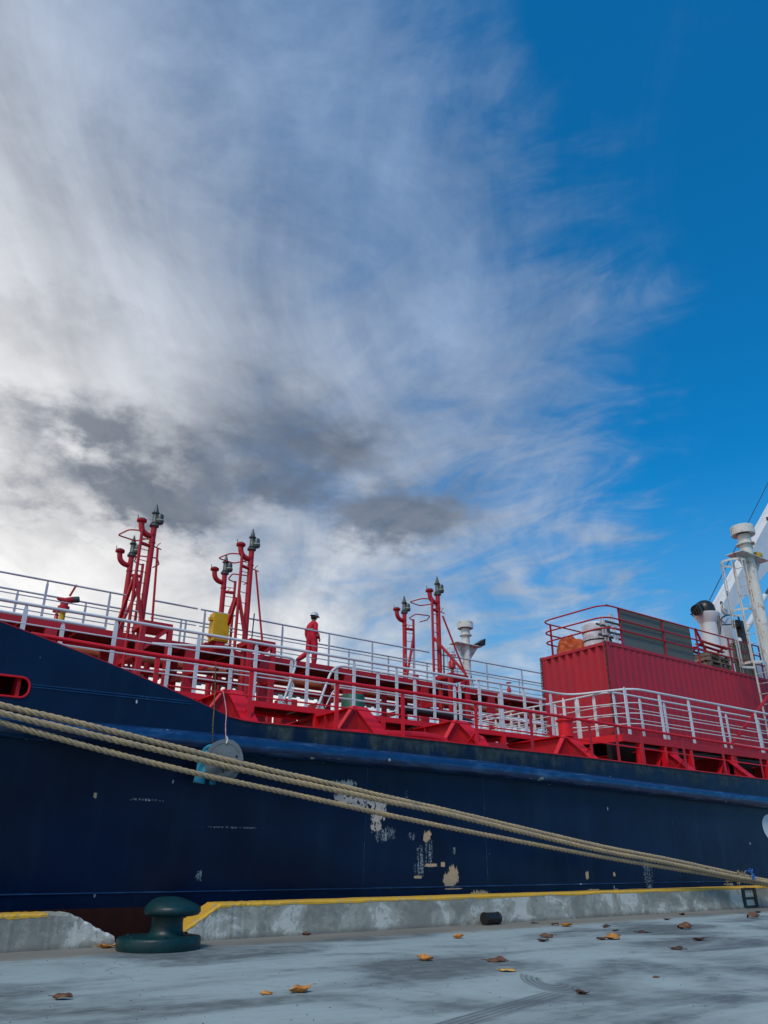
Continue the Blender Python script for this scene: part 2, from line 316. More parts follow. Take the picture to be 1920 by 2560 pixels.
for a in ((1070, 2090, 9, 13, 0.6), (1126, 2200, 14, 17, 0.8), (1136, 2186, 11, 20, 0.9), (1050, 2193, 9, 3.5, 0.8), (1082, 2163, 14, 4, 1.2), (1110, 2161, 5, 6, 1.2),
          (1135, 2222, 20, 1.6, 0.5), (1200, 2237, 20, 9, 0.9), (1484, 2228, 18, 5, 1.0), (1540, 2226, 6, 4, 1.0), (1468, 2188, 3.5, 9, 1.0), (1536, 2186, 2.5, 5, 1.0),
          (245, 1987, 4, 7, 0.8)): P2 = addp(P2, patch(*a, warp=0.62 if a[2] > 8 and a[3] > 8 else 0.3))
P3 = None
for a in ((955, 2088, 9, 16, 1.2), (975, 2085, 14, 14, 1.6), (1055, 2150, 7, 30, 2.2), (1076, 2130, 8, 26, 1.6), (1033, 2090, 7, 7, 2.5), (1047, 2175, 6, 14, 2.4),
          (1137, 2125, 3, 9, 1.2), (1018, 1990, 2.5, 12, 1.5), (515, 2190, 6, 12, 2.2), (1620, 2185, 8, 30, 2.8), (370, 1998, 34, 2.5, 2.0), (590, 2068, 60, 1.6, 1.8)): P3 = addp(P3, patch(*a, warp=0.5))
c = nt.mix(nt.math('MULTIPLY', P3, nt.smooth(nt.math('ADD', n3, nt.math('MULTIPLY', nt.math('SUBTRACT', n6, 0.5), 0.9)), 0.44, 0.66)), c, (0.30, 0.36, 0.40))
c = nt.mix(P1, c, nt.mix(nt.smooth(n2, 0.4, 0.6), (0.60, 0.52, 0.44), (0.43, 0.40, 0.37)))
c = nt.mix(P2, c, nt.mix(nt.smooth(n3, 0.4, 0.65), (0.56, 0.41, 0.26), (0.46, 0.33, 0.21)))
# chips and droppings
vo = nt.node('ShaderNodeTexVoronoi', feature='F1'); nt.l.new(nt.mapping(geo, rot=(0, R(22), 0), scale=(2.4, 2.4, 1.15)), vo.inputs['Vector']); vo.inputs['Scale'].default_value = 1.0
rnd = nt.node('ShaderNodeSeparateColor'); nt.l.new(vo.outputs['Color'], rnd.inputs[0])
chip = nt.math('MULTIPLY', nt.smooth(nt.math('ADD', vo.outputs['Distance'], nt.math('MULTIPLY', nt.math('SUBTRACT', n3, 0.5), 0.03)), 0.045, 0.030), nt.smooth(rnd.outputs[0], 0.38, 0.42))
chip = nt.math('MULTIPLY', chip, nt.smooth(n1, 0.36, 0.52))
c = nt.mix(nt.math('MULTIPLY', chip, 0.9), c, (0.50, 0.56, 0.60))
boot = nt.smooth(Z_, 0.365, 0.355)
c = nt.mix(boot, c, nt.mix(nt.smooth(ns, 0.35, 0.65), (0.055, 0.013, 0.009), (0.028, 0.010, 0.008)))
nt.put(b.inputs['Base Color'], c)
bare = nt.math('MAXIMUM', nt.math('MAXIMUM', P1, P2), nt.math('MAXIMUM', grime, boot))
b.inputs['Specular IOR Level'].default_value = 0.20
nt.put(b.inputs['Roughness'], nt.math('ADD', nt.lin(n2, 0.3, 0.7, 0.30, 0.44), nt.math('MULTIPLY', bare, 0.35)))
dent = nt.noise(nt.mapping(geo, scale=(0.9, 0.9, 0.6)), 1.0, 2, 0.4)
bump(nt, b, nt.math('ADD', nt.math('MULTIPLY', n3, 0.06), nt.math('ADD', nt.math('MULTIPLY', dent, 1.6), nt.math('MULTIPLY', n2, 0.12))), 0.35, 0.02)

mm, nt, b = new_mat('rub_paint')
geo = nt.node('ShaderNodeNewGeometry').outputs['Position']
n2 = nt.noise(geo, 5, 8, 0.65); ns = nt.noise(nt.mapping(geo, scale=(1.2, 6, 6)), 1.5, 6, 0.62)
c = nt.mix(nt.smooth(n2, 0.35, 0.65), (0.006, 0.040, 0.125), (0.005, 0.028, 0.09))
c = nt.mix(nt.math('MULTIPLY', nt.smooth(ns, 0.50, 0.68), 0.6), c, (0.045, 0.13, 0.27))  # scuff streaks, lightened so the colour carries part of the strake's highlight
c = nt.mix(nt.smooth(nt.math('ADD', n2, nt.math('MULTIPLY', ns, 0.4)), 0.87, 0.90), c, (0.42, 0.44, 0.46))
nt.put(b.inputs['Base Color'], c); b.inputs['Roughness'].default_value = 0.27; bump(nt, b, n2, 0.2, 0.006)

# water
mm, nt, b = new_mat('harbour_water')
geo = nt.node('ShaderNodeNewGeometry').outputs['Position']
b.inputs['Base Color'].default_value = (0.012, 0.03, 0.032, 1); b.inputs['Roughness'].default_value = 0.06
bump(nt, b, nt.noise(geo, 1.6, 6, 0.6), 0.5, 0.12)
# dry leaves
for nm, ca, cb in (('leaf_orange', (0.58, 0.25, 0.05), (0.36, 0.13, 0.03)), ('leaf_yellow', (0.66, 0.38, 0.08), (0.48, 0.24, 0.04)),
                   ('leaf_brown', (0.17, 0.075, 0.035), (0.09, 0.038, 0.02)), ('leaf_dark', (0.075, 0.034, 0.022), (0.045, 0.02, 0.014))):
    paint(nm, ca, cb, 0.6, scale=14, bmp=0.3)

# ------------------------------------------------------------------ mesh builder
class MB:
    def __init__(s): s.v = []; s.f = []; s.s = []
    def add(s, vs, fs, smooth=False):
        o = len(s.v); s.v += [Vector(v) for v in vs]
        for f in fs: s.f.append(tuple(i+o for i in f)); s.s.append(smooth)
        return s
    def box(s, x0, x1, y0, y1, z0, z1):
        return s.add([(x, y, z) for z in (z0, z1) for x, y in ((x0, y0), (x1, y0), (x1, y1), (x0, y1))],
                     [(3, 2, 1, 0), (4, 5, 6, 7), (0, 1, 5, 4), (1, 2, 6, 5), (2, 3, 7, 6), (3, 0, 4, 7)])
    def bar(s, p0, p1, w, h, upv=(0, 0, 1)):
        p0, p1 = Vector(p0), Vector(p1); d = (p1-p0).normalized(); u = Vector(upv)
        if abs(d.dot(u)) > 0.98: u = Vector((1, 0, 0))
        a = d.cross(u).normalized()*(w/2); c = a.cross(d).normalized()*(h/2)
        vs = [p+i*a+j*c for p in (p0, p1) for i, j in ((-1, -1), (1, -1), (1, 1), (-1, 1))]
        return s.add(vs, [(3, 2, 1, 0), (4, 5, 6, 7), (0, 1, 5, 4), (1, 2, 6, 5), (2, 3, 7, 6), (3, 0, 4, 7)])
    def prism(s, pts, ext):
        n = len(pts); ext = Vector(ext); a = [Vector(p) for p in pts]
        return s.add(a+[p+ext for p in a], [tuple(range(n-1, -1, -1)), tuple(range(n, 2*n))]+[(i, (i+1) % n, n+(i+1) % n, n+i) for i in range(n)])
    def tube(s, pts, r, n=8, closed=False, rs=None):
        pts = [Vector(p) for p in pts]; N = len(pts)
        tan = []
        for i in range(N):
            if closed: d = pts[(i+1) % N]-pts[i-1]
            else: d = pts[min(i+1, N-1)]-pts[max(i-1, 0)]
            tan.append(d.normalized())
        u = Vector((0, 0, 1)) if abs(tan[0].z) < 0.9 else Vector((1, 0, 0))
        u = (u-tan[0]*u.dot(tan[0])).normalized(); vs = []
        for i in range(N):
            u = (u-tan[i]*u.dot(tan[i])).normalized(); w = tan[i].cross(u)
            rr = rs[i] if rs else r
            vs += [pts[i]+(u*math.cos(2*math.pi*k/n)+w*math.sin(2*math.pi*k/n))*rr for k in range(n)]
        fs = [(i*n+k, i*n+(k+1) % n, ((i+1) % N)*n+(k+1) % n, ((i+1) % N)*n+k) for i in range(N if closed else N-1) for k in range(n)]
        s.add(vs, fs, True)
        if not closed: s.add(vs[:n], [tuple(range(n-1, -1, -1))]); s.add(vs[-n:], [tuple(range(n))])
        return s
    def lathe(s, prof, loc, axis=(0, 0, 1), n=16, sm=True):
        loc = Vector(loc); q = Vector((0, 0, 1)).rotation_difference(Vector(axis).normalized())
        vs = [loc+q @ Vector((r*math.cos(2*math.pi*k/n), r*math.sin(2*math.pi*k/n), z)) for r, z in prof for k in range(n)]
        s.add(vs, [(i*n+k, i*n+(k+1) % n, (i+1)*n+(k+1) % n, (i+1)*n+k) for i in range(len(prof)-1) for k in range(n)], sm)
        if prof[0][0] > 1e-4: s.add(vs[:n], [tuple(range(n-1, -1, -1))])
        if prof[-1][0] > 1e-4: s.add(vs[-n:], [tuple(range(n))])
        return s
    def build(s, name, material, parent=None, **props):
        return make(name, s.v, s.f, s.s, material, parent, **props)
ORG = {}
def make(name, vs, fs, sm, material, parent=None, **props):
    xs = [v[0] for v in vs]; ys = [v[1] for v in vs]; zs = [v[2] for v in vs]
    o = Vector(((min(xs)+max(xs))/2, (min(ys)+max(ys))/2, min(zs)))
    me = bpy.data.meshes.new(name); me.from_pydata([Vector(v)-o for v in vs], [], fs)
    if sm is True: sm = [True]*len(fs)
    if sm:
        me.polygons.foreach_set('use_smooth', sm)
        try: me.set_sharp_from_angle(angle=R(50))
        except Exception: pass
    me.materials.append(mat(material))
    ob = bpy.data.objects.new(name, me); COL.objects.link(ob)
    place(ob, o, parent)
    for k, v in props.items(): ob[k] = v
    return ob
def place(ob, o, parent):
    ORG[ob.name] = o.copy()
    if parent: ob.parent = parent; ob.location = o-ORG[parent.name]
    else: ob.location = o
def empty(name, loc, **props):
    o = bpy.data.objects.new(name, None); COL.objects.link(o); o.empty_display_size = 0.2
    o.location = loc; ORG[o.name] = Vector(loc)
    for k, v in props.items(): o[k] = v
    return o
def fillet(pts, r, n=5):
    pts = [Vector(p) for p in pts]; out = [pts[0]]
    for i in range(1, len(pts)-1):
        a, b_, c_ = pts[i-1], pts[i], pts[i+1]
        da, dc = (a-b_), (c_-b_); k = min(r, da.length*0.48, dc.length*0.48)
        p0, p1 = b_+da.normalized()*k, b_+dc.normalized()*k
        for j in range(n+1):
            t_ = j/n; out.append(p0*(1-t_)**2+b_*2*t_*(1-t_)+p1*t_*t_)
    return out+[pts[-1]]
def interp(tab, x):
    if x <= tab[0][0]: return tab[0][1]
    for (a, va), (b_, vb) in zip(tab, tab[1:]):
        if x <= b_: return va+(vb-va)*(x-a)/(b_-a)
    return tab[-1][1]

# ================================================================== SETTING
KY = 10.65
MB().box(-150, 300, -200, 11.12, -4.0, 0.0).build('quay_ground', 'quay_concrete', kind='structure')
MB().add([(-2500, 11.0, -1.7), (2500, 11.0, -1.7), (2500, 3000, -1.7), (-2500, 3000, -1.7)], [(0, 1, 2, 3)]).build('harbour_water', 'harbour_water', kind='structure')

# ------------------------------------------------------------------ kerbs
def kerb(x0, x1, h, lowend, label, painted_slope):
    # lowend: 'left' slopes down at x0, 'right' at x1; uneven worn edges
    root = empty('quay_kerb', ((x0+x1)/2, KY+0.22, 0), label=label, category='kerb', group='concrete kerbs along the quay edge')
    N = 240; prof = []
    for i in range(N+1):
        x = x0+(x1-x0)*i/N
        if (lowend == 'left' and x-x0 < 1.5) or (lowend == 'right' and x1-x < 1.5):
            x = None
        if x is not None: prof.append(x)
    dense = [i*0.04 for i in range(38)]
    if lowend == 'left': prof = [x0+q for q in dense]+prof
    else: prof = prof+[x1-q for q in reversed(dense)]
    rnd = random.Random(3)
    def hgt(x):
        d = (x-x0) if lowend == 'left' else (x1-x)
        L = 0.56 if lowend == 'left' else 0.60
        hh = 0.10+(h-0.10)*min(1, d/L)
        return hh
    rows = []
    for x in prof:
        d = (x-x0) if lowend == 'left' else (x1-x)
        rough = 0.012*math.sin(x*31)*math.sin(x*17.3) if (lowend == 'right' and d < 0.75) else 0.0
        hh = hgt(x)+rough+rnd.uniform(-0.003, 0.003)
        jy = rnd.uniform(-0.004, 0.004); ch = 0.02+rnd.uniform(-0.006, 0.008)+(0.02*abs(math.sin(x*23)) if lowend == 'right' and d < 0.8 else 0)
        rows.append([(x, KY-0.012+jy, -0.02), (x, KY+jy, hh*0.5), (x, KY+jy, hh-ch), (x, KY+ch+jy, hh), (x, KY+0.44, hh), (x, KY+0.44, -0.02)])
    vs = [p for r_ in rows for p in r_]; k = 6
    fs = [(i*k+j, (i+1)*k+j, (i+1)*k+(j+1) % k, i*k+(j+1) % k) for i in range(len(rows)-1) for j in range(k)]
    fs += [tuple(range(k-1, -1, -1)), tuple((len(rows)-1)*k+j for j in range(k))]
    fs = [tuple(reversed(f)) for f in fs]
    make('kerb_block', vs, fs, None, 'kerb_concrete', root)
    # paint film on the top, 3 mm proud, with a ragged front edge
    vs = []; fs = []; px_ = []
    for x, r_ in zip(prof, rows):
        d = (x-x0) if lowend == 'left' else (x1-x)
        if lowend == 'right' and d < 0.82: continue
        px_.append((x, r_))
    for i, (x, r_) in enumerate(px_):
        hh = r_[3][2]; e = 0.016+rnd.uniform(-0.012, 0.010)
        vs += [(x, r_[2][1]-0.003, min(r_[2][2]-0.002, hh-0.03-e*0.9)), (x, r_[2][1]-0.003, r_[2][2]+0.001), (x, r_[3][1]-0.001, hh+0.003), (x, KY+0.43, hh+0.003)]
    n = len(px_)
    for i in range(n-1):
        for j in range(3): fs.append((i*4+j, (i+1)*4+j, (i+1)*4+j+1, i*4+j+1))
    fs = [f for f in fs]
    make('paint_stripe', vs, fs, None, 'kerb_paint', root)
    return root
kerb(-16.0, 3.64, 0.385, 'right', 'grey concrete kerb with broken unpainted end, left of the green bollard', False)
kr = kerb(4.46, 70.0, 0.43, 'left', 'long grey kerb with yellow painted top running right from the bollard', True)
# black iron frame let into the long kerb
a, b2 = onY(1855, 2224, KY-0.03), onY(1893, 2262, KY-0.03)
fr = MB(); x0, x1 = a.x, b2.x+0.05
for xx in (x0, x1-0.09): fr.box(xx, xx+0.09, KY-0.035, KY+0.01, 0.02, 0.405)
for zz in (0.035, 0.20, 0.385): fr.box(x0+0.09, x1-0.09, KY-0.03, KY+0.01, zz-0.022, zz+0.022)
fr.build('iron_frame', 'iron', label='black iron H-shaped frame set upright against the far right of the kerb', category='iron frame')
# black plastic pipe stub lying at the kerb
p = onZ(1220, 2311)
pb_ = MB(); L = 0.33
ax = Vector((1, 0.05, 0)).normalized(); c0 = Vector((p.x-0.02, 10.47, 0.095))
prof = [(0.085, -L/2), (0.095, -L/2), (0.095, -L/2+0.04), (0.088, -L/2+0.045), (0.088, L/2-0.03), (0.095, L/2-0.025), (0.095, L/2), (0.078, L/2), (0.078, L/2-0.12), (0.001, L/2-0.12)]
pb_.lathe(prof, c0, ax, 18)
pb_.build('pipe_stub', 'black', label='short black pipe stub lying on the ground against the kerb', category='pipe')

# ------------------------------------------------------------------ bollard
bc = Vector((3.945, 9.99, 0)); rv = Vector((rt.x, rt.y, 0))
bol = empty('mooring_bollard', bc, label='dark green mooring bollard with mushroom head in the kerb gap', category='bollard')
prof = [(0.480, 0.0), (0.490, 0.02), (0.488, 0.118), (0.476, 0.135), (0.44, 0.141), (0.26, 0.145)]
MB().lathe(prof, bc, n=36).build('base_plate', 'bollard_green', bol)
for k in range(6):
    a_ = k*math.pi/3+0.3
    MB().lathe([(0.032, 0.13), (0.032, 0.150), (0.02, 0.158), (0.0001, 0.159)], bc+Vector((0.39*math.cos(a_), 0.39*math.sin(a_), 0)), n=6, sm=False).build('bolt', 'bollard_green', bol)
nc = bc+rv*0.075
MB().lathe([(0.255, 0.135), (0.215, 0.155), (0.192, 0.20), (0.185, 0.28), (0.192, 0.36), (0.22, 0.42)], nc, n=32).build('neck', 'bollard_green', bol)
# lopsided head: rounded crown, longer lip towards the right
vs = []; fs = []; N = 40
hp_ = [(0.18, 0.358), (0.27, 0.352), (0.315, 0.365), (0.335, 0.395), (0.335, 0.425), (0.315, 0.455), (0.25, 0.50), (0.18, 0.535), (0.11, 0.555), (0.0001, 0.562)]
hc_ = bc+rv*0.105
for (r_, z_) in hp_:
    top_k = max(0.0, (z_-0.43)/0.13)
    for k in range(N):
        a_ = 2*math.pi*k/N; dv = Vector((math.cos(a_), math.sin(a_), 0)); c_ = dv.dot(rv)
        vs.append(hc_+dv*(r_*(1+0.06*c_))-rv*(0.075*top_k)+Vector((0, 0, z_+0.012*(r_/0.33)*c_*(0 if z_ < 0.4 else 1))))
for i in range(len(hp_)-1):
    for k in range(N): fs.append((i*N+k, i*N+(k+1) % N, (i+1)*N+(k+1) % N, (i+1)*N+k))
fs.append(tuple(range(N-1, -1, -1)))
make('head', vs, fs, True, 'bollard_green', bol)

# ------------------------------------------------------------------ dry leaves
def leaf(px, py, wpx, kind, label, ang=None, curl=None, group=None):
    p = onZ(px, py); depth = (p-CC).dot(fw); L = wpx*depth/FPX*1.28
    ang = random.choice((0, math.pi))+random.uniform(-0.75, 0.75) if ang is None else ang
    curl = random.uniform(0.8, 2.2) if curl is None else curl
    nu, nv = 12, 6; vs = []; fs = []; W = L*random.uniform(0.5, 0.66); tw = random.uniform(-0.6, 0.6); wav = random.uniform(0, 6)
    for i in range(nu+1):
        t_ = i/nu; w_ = W*math.sin(math.pi*min(1, t_**0.8*0.98+0.01))**0.75*(1-0.25*t_)
        for j in range(nv+1):
            s_ = (j/nv-0.5)*2
            th = s_*curl*0.62+tw*(t_-0.5)
            y_ = math.sin(th)*w_*0.5/max(0.5, curl*0.5); z_ = (1-math.cos(th))*w_*0.55
            z_ = z_*1.5+0.17*L*(2*t_-1)**2*curl*0.55+0.03*L*math.sin(7*t_+3*s_+wav)
            vs.append(Vector(((t_-0.5)*L*0.95, y_*1.25, z_)))
    fs = [(i*(nv+1)+j, (i+1)*(nv+1)+j, (i+1)*(nv+1)+j+1, i*(nv+1)+j+1) for i in range(nu) for j in range(nv)]
    if random.random() < 0.45:
        zm = max(v.z for v in vs); vs = [Vector((v.x, v.y, (zm-v.z)*0.8)) for v in vs]
    jag = random.uniform(0.02, 0.06)
    vs = [Vector((v.x+jag*L*math.sin(19*v.y/L+wav), v.y+jag*L*math.sin(13*v.x/L+2*wav), v.z+0.5*jag*L*math.sin(11*v.x/L-7*v.y/L+wav))) for v in vs]
    # stalk
    mb = MB(); mb.add(vs, fs, True)
    mb.tube([vs[(nv+1)*0+nv//2], vs[nv//2]+Vector((-0.12*L, 0.02*L, 0.03*L)), vs[nv//2]+Vector((-0.24*L, 0.05*L, 0.02*L))], 0.012*L+0.0006, 5)
    rz = AZ-math.pi/2+ang; mr = Matrix.Rotation(rz, 3, 'Z')
    zmin = min(v.z for v in mb.v); vv = [mr @ (v-Vector((0, 0, zmin)))+p+Vector((0, 0, 0.001)) for v in mb.v]
    o = make('dry_leaf', vv, mb.f, mb.s, 'leaf_'+kind, label=label, category='leaf', group=group or 'dry leaves on the quay')
    md = o.modifiers.new('thickness', 'SOLIDIFY'); md.thickness = 0.0012
def z4(x, y): return 700+x*0.7354, 2160+y*0.7354
LV = [(65, 437, 52, 'orange', 'large curled orange leaf nearest the camera, left of the tyre marks'),
      (495, 328, 42, 'orange', 'orange-brown leaf lying alone between kerb and tyre scrub'),
      (740, 332, 46, 'brown', 'large brown leaf just behind the yellow leaf'),
      (776, 366, 34, 'yellow', 'pale yellow leaf in front of a large brown leaf'),
      (1028, 443, 28, 'dark', 'dark rolled leaf to the right of the ring of tyre scrub'),
      (605, 254, 24, 'orange', 'small orange leaf left of the black pipe stub, away from kerb'),
      (905, 250, 28, 'brown', 'brown leaf overlapping a reddish one near the middle'),
      (893, 264, 24, 'dark', 'small reddish leaf in front of the brown leaf near the middle'),
      (864, 202, 16, 'dark', 'small dark leaf close to kerb right of pipe stub'),
      (938, 209, 18, 'dark', 'small dark leaf touching the left of the orange leaf near kerb'),
      (972, 213, 30, 'orange', 'orange leaf near kerb, right of the pipe stub'),
      (1112, 217, 18, 'dark', 'small dark leaf, leftmost of three small ones right of centre'),
      (1140, 228, 16, 'dark', 'small dark leaf, middle of three small ones right of centre'),
      (1153, 243, 9, 'dark', 'tiny dark leaf scrap behind the orange and brown pair'),
      (1095, 258, 26, 'brown', 'brown leaf touching the left of a bright orange one'),
      (1130, 257, 36, 'orange', 'bright orange leaf touching a brown one, right of centre'),
      (1228, 233, 32, 'dark', 'dark arched leaf right of the orange and brown pair'),
      (1380, 221, 34, 'brown', 'flat brown leaf with yellowish edge toward the right'),
      (1425, 261, 28, 'dark', 'dark leaf lying right of and before the flat brown one'),
      (1355, 291, 32, 'dark', 'reddish dark leaf with upturned tip, right side'),
      (1315, 191, 14, 'dark', 'tiny dark leaf in the strip of dust toward the right'),
      (1366, 174, 12, 'dark', 'tiny dark leaf nearest the kerb toward the right'),
      (1612, 184, 32, 'brown', 'brown leaf before the black iron frame'),
      (1627, 166, 14, 'dark', 'tiny dark leaf at the foot of the kerb below iron frame'),
      (1277, 386, 18, 'brown', 'small brown leaf alone on the dark stain, right of tyre scrub'),
      (92, 242, 18, 'brown', 'small brown leaf by the kerb right of the bollard')]
for (x, y, w, kd, lb) in LV: leaf(*z4(x, y), w, kd, lb)
leaf(158, 2499, 40, 'brown', 'thin brown leaf with long tip at lower left of the quay', ang=0.15)
leaf(664, 2486, 28, 'orange', 'small curled orange leaf left of the large orange one')
leaf(268, 2370, 36, 'orange', 'dull orange leaf wedged between broken kerb end and bollard', ang=0.6, curl=1.4)
# specks of grit and leaf crumbs
mb = MB(); rg = random.Random(11)
for i in range(190):
    px, py = rg.uniform(-60, 1980), 2290+270*rg.random()**0.8
    p = onZ(px, py)
    if p.y > 10.55 or p.y < 1 or (p-bc).length < 0.6: continue
    r_ = rg.uniform(0.002, 0.005)*(1+0.04*p.y)
    mb.lathe([(r_, 0.0), (r_*0.8, r_*0.6), (0.0001, r_*0.8)], p, n=5, sm=False)
mb.build('grit', 'leaf_dark', kind='stuff', label='dark specks of grit and leaf crumbs on the concrete', category='grit')

# ================================================================== SHIP
HY, CY = 11.5, 20.0                     # near side of hull, centreline
ship = empty('tanker_ship', (20, CY, -1.7), label='navy blue tanker with red deck gear moored along the quay', category='ship')
def sheer(x): return interp([(-14, 5.2), (0, 4.36), (1.74, 3.99), (2.87, 3.73), (3.48, 3.58), (4.12, 3.40), (4.79, 3.21), (5.29, 3.055), (5.55, 3.02), (5.8, 3.012), (8, 3.035), (14, 3.02), (21, 2.96), (80, 2.6)], x)
def plan(x):                            # distance of the side shell from the centreline
    return 8.5*(1-max(0.0, (0.9-x)/15.2)**2.3)
def shell_y(x, z):
    k = max(0, min(1, (11-x)/10))**1.3
    return CY-max(0.05, plan(x)-0.75*k*max(0, (2.55-z)/2.55)**1.2)
XS = [-14.3, -13.5, -12, -10, -8, -6, -4, -2, -1, 0, 0.6, 1.1, 1.3, 1.7, 2.28, 2.6, 3.0, 3.5, 4.1, 4.8, 5.29, 5.55, 5.8, 6.5, 7.2, 8, 9, 10, 11, 12.5, 14, 16, 18, 21, 25, 30, 40, 50, 60, 70]
ZL = [-3.0, -1.7, -0.8, 0.0, 0.35, 0.7, 1.1, 1.5, 1.9, 2.3, 2.62]
HZ0, HZ1 = 2.99, 3.265
def zrows(x):
    s_ = sheer(x)
    if x <= 2.28: a_ = [HZ0, HZ1]
    else:
        k = min(1, (x-2.28)/2.5); a_ = [HZ0*(1-k)+(2.62+(s_-2.62)/3)*k, HZ1*(1-k)+(2.62+(s_-2.62)*2/3)*k]
    return ZL+a_+[s_]
cols = [zrows(x) for x in XS]; nr = len(cols[0])
vs = [(x, shell_y(x, z), z) for x, c_ in zip(XS, cols) for z in c_]
fs = []
for i in range(len(XS)-1):
    for j in range(nr-1):
        if 1.05 < (XS[i]+XS[i+1])/2 < 2.28 and j == len(ZL): continue      # mooring port
        fs.append((i*nr+j, (i+1)*nr+j, (i+1)*nr+j+1, i*nr+j+1))
# far side of the hull
o_ = len(vs); vs += [(x, 2*CY-shell_y(x, z), z) for x, c_ in zip(XS, cols) for z in c_]
fs += [(o_+i*nr+j, o_+i*nr+j+1, o_+(i+1)*nr+j+1, o_+(i+1)*nr+j) for i in range(len(XS)-1) for j in range(nr-1)]
k = len(XS)-1
for j in range(nr-1): fs.append((k*nr+j, o_+k*nr+j, o_+k*nr+j+1, k*nr+j+1))
fs = [tuple(reversed(f)) for f in fs]
# rounded corners of the mooring port
def rrect(x0, x1, z0, z1, r_, n=6):
    pts = []
    for cx, cz, a0 in ((x1-r_, z1-r_, 0), (x0+r_, z1-r_, 90), (x0+r_, z0+r_, 180), (x1-r_, z0+r_, 270)):
        for q in range(n+1):
            a_ = R(a0+90*q/n); pts.append((cx+r_*math.cos(a_), cz+r_*math.sin(a_)))
    return pts
port = rrect(1.10, 2.28, HZ0, HZ1, 0.115)
for cx, cz, sgx, sgz in ((2.28, HZ1, 1, 1), (2.28, HZ0, 1, -1), (1.1, HZ1, -1, 1), (1.1, HZ0, -1, -1)):
    cn = [(x, z) for x, z in port if abs(x-cx) < 0.1151 and abs(z-cz) < 0.1151]
    b0 = len(vs); vs += [(x, HY, z) for x, z in cn]+[(cx, HY, cz)]
    for q in range(len(cn)-1): fs.append((b0+q, b0+q+1, b0+len(cn)) if sgx*sgz > 0 else (b0+q, b0+q+1, b0+len(cn)))
hull = make('hull', vs, fs, None, 'hull_paint', ship)
# rim of port, bulwark stays behind it
MB().tube([(x, HY-0.004, z) for x, z in port], 0.016, 6, closed=True).build('mooring_port_rim', 'red', hull)
mb = MB(); pts = [(x, z) for x, z in port]; N = len(pts)
mb.add([(x, HY+0.005, z) for x, z in pts]+[(x, HY+0.07, z) for x, z in pts], [(q, (q+1) % N, N+(q+1) % N, N+q) for q in range(N)], True)
mb.build('mooring_port_sleeve', 'red', hull)
for xx in (1.30, 1.78, 2.13): MB().prism([(xx, HY+0.08, HZ0-0.3), (xx, HY+0.75, HZ0-0.3), (xx, HY+0.12, 3.55)], (0.05, 0, 0)).build('bulwark_stay', 'red', hull)
MB().box(-1.0, 2.9, HY+0.08, HY+1.6, 3.52, 3.55).build('port_shade_plate', 'red_dull', hull)  # added plate, blocks sunlight from above to darken the port interior
MB().box(-1.0, 4.4, HY+1.6, HY+1.63, 2.7, 3.75).build('port_backing', 'red_dull', hull)
# inner face and capping of the raised bulwark
mb = MB(); xs = [x for x in XS if x <= 5.29]
for x, y in zip(xs, xs[1:]):
    def yy(q): return CY-plan(q)+0.012
    mb.bar((x, yy(x)+0.01, sheer(x)+0.004), (y, yy(y)+0.01, sheer(y)+0.004), 0.05, 0.012)
mb.build('bulwark_capping', 'red_dull', hull)
mb = MB(); xs = [x for x in XS if x > 5.2]
for x, y in zip(xs, xs[1:]): mb.bar((x, HY+0.03, sheer(x)-0.006), (y, HY+0.03, sheer(y)-0.006), 0.10, 0.02)
mb.build('gunwale_bar', 'red', hull)
# rubbing strake, seams
def strake_z(x): return interp([(-14, 3.2), (2, 2.60), (4.7, 2.62), (8.4, 2.60), (10.6, 2.585), (13.8, 2.52), (17.4, 2.43), (21, 2.35), (70, 1.6)], x)
mb = MB(); xs = [-13.9+i*0.9 for i in range(17)]+[1.6+i*0.6 for i in range(115)]
prof = [(0.0, 0.145), (-0.06, 0.142), (-0.14, 0.125), (-0.22, 0.085), (-0.275, 0.025), (-0.285, -0.04), (-0.25, -0.10), (-0.17, -0.14), (0.0, -0.16)]
vs = []; fs = []; k = len(prof)
for x in xs:
    z0 = strake_z(x); y0 = shell_y(x, z0)
    vs += [(x, y0+p_[0]*0.9+0.02*(i in (0, k-1)), z0+p_[1]) for i, p_ in enumerate(prof)]
fs = [(i*k+j, i*k+j+1, (i+1)*k+j+1, (i+1)*k+j) for i in range(len(xs)-1) for j in range(k-1)]
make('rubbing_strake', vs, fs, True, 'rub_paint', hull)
for za, zb, xa, xb in ((3.185, 3.205, 2.3, 4.62), (3.150, 3.170, 2.3, 4.66), (0.575, 0.42, -8, 60), (0.545, 0.385, 8.2, 60)):
    M_ = 40
    pts = [(xa+(xb-xa)*q/M_, 0, za+(zb-za)*q/M_) for q in range(M_+1)]
    MB().tube([(x, shell_y(x, z)-0.001, z) for x, _, z in pts], 0.011, 6).build('weld_seam', 'rub_paint', hull)
for xx in (8.0, 10.72, 16.6):
    MB().tube([(xx, shell_y(xx, z)-0.0005, z) for z in (0.6, 1.2, 1.8, 2.4, 2.9)], 0.005, 5).build('weld_seam', 'rub_paint', hull)
# white painted mark (edge of a large letter) at the right
mc = onY(1905, 2060, HY); a0 = onY(1905, 2060, HY).x
pts = [];
for q in range(40):
    a_ = 2*math.pi*q/40; pts.append((a0+0.42+0.42*math.cos(a_), 1.78+0.29*math.sin(a_)*(1.0 if math.sin(a_) > 0 else 1.25)))
vs = [(x, HY-0.004, z) for x, z in pts]; make('painted_mark', vs, [tuple(range(40))], None, 'hull_mark', hull)
